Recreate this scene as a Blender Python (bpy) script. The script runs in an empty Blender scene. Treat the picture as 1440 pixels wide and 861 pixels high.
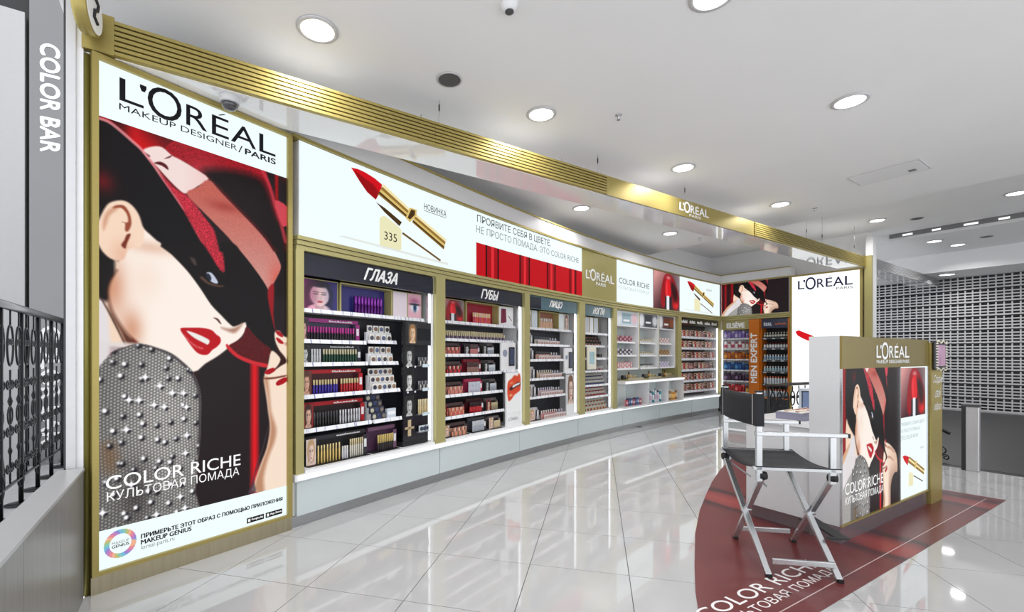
import bpy, math, random
import numpy as np
from mathutils import Matrix, Vector
random.seed(7); rng = np.random.default_rng(7)
scene = bpy.context.scene
C = scene.collection
PI = math.pi

# ---------------------------------------------------------------- camera, world, exposure
cam_d = bpy.data.cameras.new('camera'); cam = bpy.data.objects.new('camera', cam_d); C.objects.link(cam)
cam.location = (0.372, -3.284, 1.33); cam.rotation_euler = (PI/2, 0, math.radians(-33))
cam_d.sensor_width = 36; cam_d.lens = 16.0; cam_d.shift_x = 0.03125; cam_d.shift_y = 0.0483
cam_d.clip_start = 0.05; cam_d.clip_end = 100
scene.camera = cam
world = bpy.data.worlds.new('world'); scene.world = world; world.use_nodes = True
bg = world.node_tree.nodes['Background']; bg.inputs[0].default_value = (0.95, 0.97, 1.0, 1); bg.inputs[1].default_value = 1.78
scene.view_settings.view_transform = 'Standard'; scene.view_settings.look = 'None'
scene.view_settings.gamma = 1; scene.view_settings.use_curve_mapping = False
scene.view_settings.exposure = 0.0
DOWNLIGHT_W = 13.0

# ---------------------------------------------------------------- materials
def lin(c):
    c = np.asarray(c, float)
    return np.where(c <= 0.04045, c/12.92, ((c+0.055)/1.055)**2.4)
def L3(rgb): return tuple(float(x) for x in lin(np.array(rgb)/255.0))
MATS = {}
def mat(name, rgb, rough=0.5, metal=0.0, noise=0.04, nscale=18.0, emis=0.0, coat=0.0, trans=0.0, alpha=1.0, bump=0.0, stretch=None):
    if name in MATS: return MATS[name]
    m = bpy.data.materials.new(name); m.use_nodes = True; nt = m.node_tree; b = nt.nodes['Principled BSDF']
    col = L3(rgb)
    b.inputs['Roughness'].default_value = rough; b.inputs['Metallic'].default_value = metal
    b.inputs['Coat Weight'].default_value = coat; b.inputs['Coat Roughness'].default_value = 0.05
    b.inputs['Transmission Weight'].default_value = trans; b.inputs['Alpha'].default_value = alpha
    b.inputs['Base Color'].default_value = (*col, 1)
    if emis > 0:
        b.inputs['Emission Color'].default_value = (*col, 1); b.inputs['Emission Strength'].default_value = emis
        b.inputs['Base Color'].default_value = (*[x*0.05 for x in col], 1); b.inputs['Specular IOR Level'].default_value = 0.12
    elif noise > 0:
        tc = nt.nodes.new('ShaderNodeTexCoord'); nz = nt.nodes.new('ShaderNodeTexNoise'); rp = nt.nodes.new('ShaderNodeMapRange')
        mx = nt.nodes.new('ShaderNodeMix'); mx.data_type = 'RGBA'; mx.blend_type = 'MULTIPLY'
        nz.inputs['Scale'].default_value = nscale; nz.inputs['Detail'].default_value = 4
        src = tc.outputs['Object']
        if stretch:
            mp = nt.nodes.new('ShaderNodeMapping'); mp.inputs['Scale'].default_value = stretch
            nt.links.new(src, mp.inputs['Vector']); src = mp.outputs['Vector']
        nt.links.new(src, nz.inputs['Vector']); nt.links.new(nz.outputs['Fac'], rp.inputs['Value'])
        rp.inputs['To Min'].default_value = 1-noise*2; rp.inputs['To Max'].default_value = 1+noise
        mx.inputs[0].default_value = 1.0; mx.inputs[6].default_value = (*col, 1)
        nt.links.new(rp.outputs['Result'], mx.inputs[7]); nt.links.new(mx.outputs[2], b.inputs['Base Color'])
        if bump > 0:
            bp = nt.nodes.new('ShaderNodeBump'); bp.inputs['Strength'].default_value = bump; bp.inputs['Distance'].default_value = 0.002
            nt.links.new(nz.outputs['Fac'], bp.inputs['Height']); nt.links.new(bp.outputs['Normal'], b.inputs['Normal'])
    MATS[name] = m; return m
def attr_mat(name, emis, rough=0.3):
    m = bpy.data.materials.new(name); m.use_nodes = True; nt = m.node_tree; b = nt.nodes['Principled BSDF']
    a = nt.nodes.new('ShaderNodeVertexColor'); a.layer_name = 'print'
    b.inputs['Roughness'].default_value = rough
    if emis > 0:
        nt.links.new(a.outputs['Color'], b.inputs['Emission Color']); b.inputs['Emission Strength'].default_value = emis
        b.inputs['Base Color'].default_value = (0.004, 0.004, 0.004, 1); b.inputs['Specular IOR Level'].default_value = 0.12
    else: nt.links.new(a.outputs['Color'], b.inputs['Base Color'])
    MATS[name] = m; return m
PRINT_LIT = attr_mat('print_backlit', 1.0); PRINT = attr_mat('print_card', 0.0, 0.35)
def lit(rgb, e=1.0): return mat('lit_%d_%d_%d_%g' % (*rgb, e), rgb, 0.3, emis=e)
def flat(rgb, rough=0.45, metal=0.0, coat=0.0): return mat('paint_%d_%d_%d_%g_%g' % (*rgb, rough, metal), rgb, rough, metal, noise=0.03, coat=coat)
GOLD = mat('satin_gold', (172, 156, 92), 0.4, 0.6, noise=0.05, nscale=3, stretch=(1, 1, 30))
GOLDP = mat('painted_gold', (178, 169, 114), 0.36, 0.2, noise=0.03, nscale=4)
BRUSH = mat('brushed_champagne_steel', (176, 166, 140), 0.28, 0.9, noise=0.1, nscale=4, stretch=(12, 12, 0.6))
STEEL = mat('brushed_steel', (178, 180, 182), 0.3, 0.95, noise=0.08, nscale=5, stretch=(1, 1, 25))
ALU = mat('aluminium', (208, 210, 212), 0.27, 0.85, noise=0.04)
WHITE = mat('white_paint', (232, 232, 233), 0.55, noise=0.015, nscale=2)
CEIL = mat('ceiling_plaster', (240, 240, 240), 0.8, noise=0.02, nscale=1.5)
GLOSSW = mat('glossy_white_panel', (246, 246, 247), 0.09, noise=0.01, coat=0.6)
PLINTH = mat('glass_white_plinth', (206, 216, 218), 0.16, noise=0.02, nscale=3, coat=0.5)
BLACK = mat('gloss_black', (24, 24, 32), 0.14, noise=0.05, coat=0.4)
NAVY = mat('gloss_navy_black', (26, 28, 44), 0.12, noise=0.12, nscale=3, coat=0.5)
TEALH = mat('slate_teal', (84, 112, 122), 0.2, noise=0.05, nscale=3, coat=0.3)
MATTB = mat('matt_black', (28, 28, 31), 0.5, noise=0.08)
DARKBACK = mat('dark_shelf_back', (44, 45, 52), 0.35, noise=0.1, nscale=6)
RUBBER = mat('black_rubber', (18, 18, 19), 0.65, noise=0.05)
IRON = mat('wrought_iron', (42, 42, 44), 0.38, 0.7, noise=0.1, nscale=30)
GLASS = mat('clear_acrylic', (235, 242, 245), 0.05, noise=0, alpha=0.18)
CHROME = mat('polished_chrome', (205, 207, 210), 0.08, 1.0, noise=0.01)
SHELFW = mat('white_shelf', (236, 236, 238), 0.3, noise=0.02)
WPAINT = mat('white_lettering', (248, 248, 246), 0.45, noise=0.01)
LED = lit((250, 253, 255), 2.2)
LEDSOFT = lit((246, 250, 252), 1.1)

# ---------------------------------------------------------------- mesh builder
FR = {}
class MB:
    def __init__(s): s.v = []; s.f = []; s.m = []; s.s = []
    def add(s, vs, fs, mi=0, smooth=False):
        o = len(s.v); s.v += [tuple(p) for p in vs]
        for f in fs: s.f.append(tuple(o+i for i in f)); s.m.append(mi); s.s.append(smooth)
        return s
    def box(s, x0, x1, y0, y1, z0, z1, mi=0, M=None):
        vs = [(x, y, z) for z in (z0, z1) for y in (y0, y1) for x in (x0, x1)]
        if M is not None: vs = [tuple(M @ Vector(p)) for p in vs]
        return s.add(vs, [(0, 2, 3, 1), (4, 5, 7, 6), (0, 1, 5, 4), (2, 6, 7, 3), (0, 4, 6, 2), (1, 3, 7, 5)], mi)
    def prism(s, poly, z0, z1, mi=0, axis='z', M=None):
        n = len(poly)
        if axis == 'z': vs = [(x, y, z0) for x, y in poly]+[(x, y, z1) for x, y in poly]
        else: vs = [(x, z0, y) for x, y in poly]+[(x, z1, y) for x, y in poly]     # poly in x,z ; z0,z1 are y
        if M is not None: vs = [tuple(M @ Vector(p)) for p in vs]
        fs = [tuple(range(n-1, -1, -1)), tuple(range(n, 2*n))]+[(i, (i+1) % n, n+(i+1) % n, n+i) for i in range(n)]
        return s.add(vs, fs, mi)
    def lathe(s, prof, n=12, c=(0, 0, 0), mi=0, mis=None, cap=True, M=None):
        vs = []
        for r, z in prof:
            for i in range(n):
                a = 2*PI*i/n; vs.append((c[0]+r*math.cos(a), c[1]+r*math.sin(a), c[2]+z))
        if M is not None: vs = [tuple(M @ Vector(p)) for p in vs]
        o = len(s.v); s.v += vs
        for k in range(len(prof)-1):
            for i in range(n):
                j = (i+1) % n
                s.f.append((o+k*n+i, o+k*n+j, o+(k+1)*n+j, o+(k+1)*n+i)); s.m.append(mis[k] if mis else mi); s.s.append(True)
        if cap:
            s.f.append(tuple(o+i for i in range(n-1, -1, -1))); s.m.append(mis[0] if mis else mi); s.s.append(False)
            s.f.append(tuple(o+(len(prof)-1)*n+i for i in range(n))); s.m.append(mis[-1] if mis else mi); s.s.append(False)
        return s
    def tube(s, pts, r, n=8, mi=0, closed=False, radii=None):
        P = [Vector(p) for p in pts]; N = len(P); rings = []
        up = Vector((0, 0, 1))
        for i in range(N):
            if closed: t = P[(i+1) % N]-P[i-1]
            else: t = P[min(i+1, N-1)]-P[max(i-1, 0)]
            t.normalize()
            if abs(t.dot(up)) > 0.95 and i == 0: up = Vector((1, 0, 0))
            a = t.cross(up)
            if a.length < 1e-4: a = t.cross(Vector((0, 1, 0.3)))
            a.normalize(); b = a.cross(t); up = b
            rr = radii[i] if radii else r
            rings.append([P[i]+a*rr*math.cos(2*PI*k/n)+b*rr*math.sin(2*PI*k/n) for k in range(n)])
        o = len(s.v)
        for rg in rings: s.v += [tuple(p) for p in rg]
        for i in range(N if closed else N-1):
            i2 = (i+1) % N
            for k in range(n):
                k2 = (k+1) % n
                s.f.append((o+i*n+k, o+i*n+k2, o+i2*n+k2, o+i2*n+k)); s.m.append(mi); s.s.append(True)
        if not closed:
            s.f.append(tuple(o+k for k in range(n-1, -1, -1))); s.m.append(mi); s.s.append(False)
            s.f.append(tuple(o+(N-1)*n+k for k in range(n))); s.m.append(mi); s.s.append(False)
        return s
    def bar(s, p, q, w, h, mi=0, up=(0, 0, 1)):
        p = Vector(p); q = Vector(q); t = (q-p); t.normalize(); u = Vector(up)
        a = t.cross(u)
        if a.length < 1e-3: a = t.cross(Vector((1, 0, 0)))
        a.normalize(); b = a.cross(t)
        vs = [e+a*w/2*sx+b*h/2*sy for e in (p, q) for sy in (-1, 1) for sx in (-1, 1)]
        return s.add(vs, [(0, 1, 3, 2), (4, 6, 7, 5), (0, 4, 5, 1), (2, 3, 7, 6), (0, 2, 6, 4), (1, 5, 7, 3)], mi)
    def mesh(s, name, mats):
        me = bpy.data.meshes.new(name); me.from_pydata(s.v, [], s.f); me.update()
        for m in (mats if isinstance(mats, (list, tuple)) else [mats]): me.materials.append(m)
        me.polygons.foreach_set('material_index', s.m); me.polygons.foreach_set('use_smooth', s.s)
        import bmesh
        bm = bmesh.new(); bm.from_mesh(me); bmesh.ops.recalc_face_normals(bm, faces=bm.faces); bm.to_mesh(me); bm.free()
        return me
    def build(s, name, mats, parent=None, world=False, bevel=0.0, **kw):
        origin = None
        if parent is not None and world:
            Mi = FR[parent.name].inverted(); s.v = [tuple(Mi @ Vector(p)) for p in s.v]
        elif parent is None and s.v:
            a = np.array(s.v); origin = Vector(((a[:, 0].min()+a[:, 0].max())/2, (a[:, 1].min()+a[:, 1].max())/2, a[:, 2].min()))
            s.v = [tuple(Vector(p)-origin) for p in s.v]
        o = bpy.data.objects.new(name, s.mesh(name, mats)); C.objects.link(o)
        if parent is not None: o.parent = parent; FR[o.name] = FR[parent.name]
        else: o.location = origin if origin else (0, 0, 0); FR[o.name] = Matrix.Translation(o.location)
        if bevel > 0:
            md = o.modifiers.new('bevel', 'BEVEL'); md.width = bevel; md.segments = 2; md.limit_method = 'ANGLE'
        if kw: tag(o, **kw)
        return o
def tag(o, label=None, cat=None, group=None, kind=None):
    if label: o['label'] = label
    if cat: o['category'] = cat
    if group: o['group'] = group
    if kind: o['kind'] = kind
    return o
def thing(name, label=None, cat=None, loc=(0, 0, 0), rz=0.0, group=None, kind=None):
    o = bpy.data.objects.new(name, None); C.objects.link(o); o.location = loc; o.rotation_euler = (0, 0, rz); o.empty_display_size = 0.1
    FR[o.name] = Matrix.Translation(Vector(loc)) @ Matrix.Rotation(rz, 4, 'Z')
    return tag(o, label, cat, group, kind)
def put(name, me, loc, rz, parent=None, **kw):
    o = bpy.data.objects.new(name, me); C.objects.link(o); o.location = loc; o.rotation_euler = (0, 0, rz)
    if parent is not None: o.parent = parent
    FR[o.name] = Matrix.Translation(Vector(loc)) @ Matrix.Rotation(rz, 4, 'Z')
    if kw: tag(o, **kw)
    return o
def copy_tree(o, parent=None):
    c = o.copy(); C.objects.link(c); c.parent = parent
    for ch in list(o.children): copy_tree(ch, c)
    return c

# ---------------------------------------------------------------- surfaces the prints lie on
def W(u): return .41*u-.0152*u*u                       # the curved back wall of the shop, in plan
def Wn(u):
    sl = .41-.0304*u; l = math.hypot(1, sl); return (sl/l, -1/l)       # unit vector from the wall into the shop
class WallS:
    def map(s, a, z, d): n = Wn(a); return (a+n[0]*d, W(a)+n[1]*d, z)
class Flat:
    def __init__(s, p, ang): s.p = p; s.c = math.cos(ang); s.s = math.sin(ang)
    def map(s, a, z, d): return (s.p[0]+a*s.c+d*s.s, s.p[1]+a*s.s-d*s.c, z)
class Ground:
    def __init__(s, p, ang, z): s.p = p; s.c = math.cos(ang); s.s = math.sin(ang); s.z = z
    def map(s, a, b, d): return (s.p[0]+a*s.c-b*s.s, s.p[1]+a*s.s+b*s.c, s.z+d)
WS = WallS()
def poly_on(surf, pts, d, m, parent, name):
    mb = MB(); mb.add([surf.map(a, z, d) for a, z in pts], [tuple(range(len(pts)))]); return mb.build(name, m, parent, world=True)
def quad_on(surf, a0, a1, z0, z1, d, m, parent, name, n=1):
    mb = MB()
    for i in range(n):
        x0 = a0+(a1-a0)*i/n; x1 = a0+(a1-a0)*(i+1)/n
        mb.add([surf.map(x0, z0, d), surf.map(x1, z0, d), surf.map(x1, z1, d), surf.map(x0, z1, d)], [(0, 1, 2, 3)])
    return mb.build(name, m, parent, world=True)
TXT = {}
def text_verts(s, bold=0.0):
    k = (s, bold)
    if k in TXT: return TXT[k]
    cu = bpy.data.curves.new('t', 'FONT'); cu.body = s; cu.resolution_u = 4; cu.fill_mode = 'FRONT'
    o = bpy.data.objects.new('t', cu); C.objects.link(o)
    dg = bpy.context.evaluated_depsgraph_get(); me = bpy.data.meshes.new_from_object(o.evaluated_get(dg))
    V = np.array([v.co[:2] for v in me.vertices]).reshape(-1, 2); F = [tuple(p.vertices) for p in me.polygons]
    bpy.data.objects.remove(o); bpy.data.curves.remove(cu); bpy.data.meshes.remove(me)
    mn = V.min(0); mx = V.max(0); V = (V-mn)/np.maximum(mx-mn, 1e-6)
    TXT[k] = (V, F); return TXT[k]
def words(s):                                              # the glyphs of a line, one (verts, faces) per word
    V, F = text_verts(s); n = s.strip().count(' ')
    if n == 0: return [(V, F)]
    iv = sorted((min(V[i][0] for i in f), max(V[i][0] for i in f)) for f in F); gaps = []; hi = iv[0][1]
    for lo, h in iv[1:]:
        if lo > hi: gaps.append((lo-hi, (lo+hi)/2))
        hi = max(hi, h)
    cuts = [-1]+sorted(c for _, c in sorted(gaps)[-n:])+[2]
    return [(V, [f for f in F if a < V[f[0]][0] < b]) for a, b in zip(cuts, cuts[1:])]
def letters(mb, surf, s, a0, a1, z0, z1, d, bold=0.0, shear=0.0, rot=0, VF=None):
    V, F = VF or text_verts(s); use = sorted({i for f in F for i in f}); ix = {i: k for k, i in enumerate(use)}; V = V[use]; F = [tuple(ix[i] for i in f) for f in F]
    t = max(bold, 0)*1.7*((z1-z0) if rot == 0 else (a1-a0))            # heavier strokes: the same glyphs again, nudged sideways
    for k_, (da, dz) in enumerate(((0, 0),) if t <= 0 else ((-t, 0), (t, 0), (0, -t*.7), (0, t*.7))):
        vs = []
        for p, q in V:
            p2 = p+shear*q
            if rot == 0: a, z = a0+p2*(a1-a0), z0+q*(z1-z0)
            elif rot == 90: a, z = a1-q*(a1-a0), z0+p2*(z1-z0)
            else: a, z = a0+q*(a1-a0), z1-p2*(z1-z0)
            vs.append(surf.map(a+da, z+dz, d+k_*.00012))
        mb.add(vs, F)
def text_on(surf, s, a0, a1, z0, z1, d, m, parent, name='lettering', **k):
    for vf in words(s):
        mb = MB(); letters(mb, surf, s, a0, a1, z0, z1, d, VF=vf, **k); o = mb.build(name, m, parent, world=True)
    return o
def marks_on(surf, n, a0, a1, z0, z1, d, m, parent, seed=1):       # print too small to read in the photograph: a run of letter-sized strokes
    r = random.Random(seed); mb = MB(); w = (a1-a0)/n
    for i in range(n):
        x = a0+i*w; h = z0+(z1-z0)*r.choice((.72, .72, .8, 1.0)); e = x+w*r.uniform(.55, .85)
        mb.add([surf.map(p, q, d) for p, q in ((x, z0), (e, z0), (e, h), (x, h))], [(0, 1, 2, 3)])
        mb.add([surf.map(p, q, d) for p, q in ((x, z0), (a0+i*w+w, z0), (a0+i*w+w, z0+(z1-z0)*.3), (x, z0+(z1-z0)*.3))], [(0, 1, 2, 3)])
    return mb.build('small_print', m, parent, world=True)
def logo_on(surf, a0, a1, z0, z1, d, m, parent, name='logo_lettering', bold=0.0, sub=None, subm=None):
    mb = MB(); w = a1-a0; h = z1-z0
    for ch, x0, x1, y0, y1 in (('L', 0, .125, .06, .80), ("'", .105, .14, .62, .84), ('O', .146, .34, -.05, 1.02), ('R', .367, .50, .06, .80),
                               ('E', .53, .645, .06, .80), ('/', .57, .625, .86, .98), ('A', .66, .845, .06, .80), ('L', .87, 1, .06, .80)):
        letters(mb, surf, ch, a0+x0*w, a0+x1*w, z0+y0*h, z0+y1*h, d, bold=bold)
    return mb.build(name, m, parent, world=True)

# ---------------------------------------------------------------- printed pictures (vertex colour painting)
def smooth_poly(pts, k=4):
    P = np.array(pts, float); n = len(P); out = []
    for i in range(n):
        p0, p1, p2, p3 = P[i-1], P[i], P[(i+1) % n], P[(i+2) % n]
        for j in range(k):
            t = j/k; out.append(0.5*((2*p1)+(-p0+p2)*t+(2*p0-5*p1+4*p2-p3)*t*t+(-p0+3*p1-3*p2+p3)*t**3))
    return np.array(out)
def pmask(S, T, pts, soft=0.004, k=3, ay=2.5):
    P = smooth_poly(pts, k) if k > 1 else np.array(pts, float)
    x0, y0 = P.min(0)-soft; x1, y1 = P.max(0)+soft
    out = np.zeros(S.shape); idx = np.where((S >= x0) & (S <= x1) & (T >= y0) & (T <= y1))[0]
    if len(idx) == 0: return out
    x = S[idx]; y = T[idx]; ins = np.zeros(len(idx), bool); dist = np.full(len(idx), 1e9)
    for i in range(len(P)):
        ax, ay_ = P[i-1]; bx, by = P[i]
        if ay_ != by:
            c = ((ay_ > y) != (by > y)) & (x < (bx-ax)*(y-ay_)/(by-ay_)+ax); ins ^= c
        dx, dy = bx-ax, (by-ay_)*ay; l = dx*dx+dy*dy+1e-12
        t = np.clip(((x-ax)*dx+(y-ay_)*ay*dy)/l, 0, 1); dd = (x-ax-t*dx)**2+((y-ay_)*ay-t*dy)**2; dist = np.minimum(dist, dd)
    sd = np.sqrt(dist)*np.where(ins, 1, -1)
    out[idx] = np.clip(sd/(2*soft)+0.5, 0, 1); return out
def over(img, a, col):
    col = np.asarray(col, float)
    if col.ndim == 1: col = col[None, :]/255.0
    img += a[:, None]*(col-img)
def blob(S, T, cx, cy, rx, ry): return np.exp(-(((S-cx)/rx)**2+((T-cy)/ry)**2))
def grid_print(surf, a0, a1, z0, z1, nx, ny, fn, d, parent, name, m, smin=0.0, smax=1.0, tmin=0.0, tmax=1.0):
    ss = np.linspace(0, 1, nx+1); tt = np.linspace(0, 1, ny+1); S, T = np.meshgrid(ss, tt); S = S.ravel(); T = T.ravel()
    col = np.clip(fn(smin+S*(smax-smin), tmin+T*(tmax-tmin)), 0, 1)
    co = np.array([surf.map(a0+s*(a1-a0), z1-t*(z1-z0), d) for s, t in zip(S, T)])
    Mi = np.array(FR[parent.name].inverted()); co = co @ Mi[:3, :3].T+Mi[:3, 3]
    me = bpy.data.meshes.new(name); i, j = np.meshgrid(np.arange(nx), np.arange(ny)); q = (j*(nx+1)+i).ravel()
    F = np.stack([q+nx+1, q+nx+2, q+1, q], 1)
    me.vertices.add(len(co)); me.vertices.foreach_set('co', co.ravel()); me.loops.add(F.size); me.loops.foreach_set('vertex_index', F.ravel())
    me.polygons.add(len(F)); me.polygons.foreach_set('loop_start', np.arange(len(F))*4); me.update(calc_edges=True)
    at = me.color_attributes.new('print', 'FLOAT_COLOR', 'POINT'); at.data.foreach_set('color', np.c_[lin(col), np.ones(len(col))].ravel())
    me.materials.append(m); o = bpy.data.objects.new(name, me); C.objects.link(o); o.parent = parent; FR[o.name] = FR[parent.name]; return o
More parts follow.
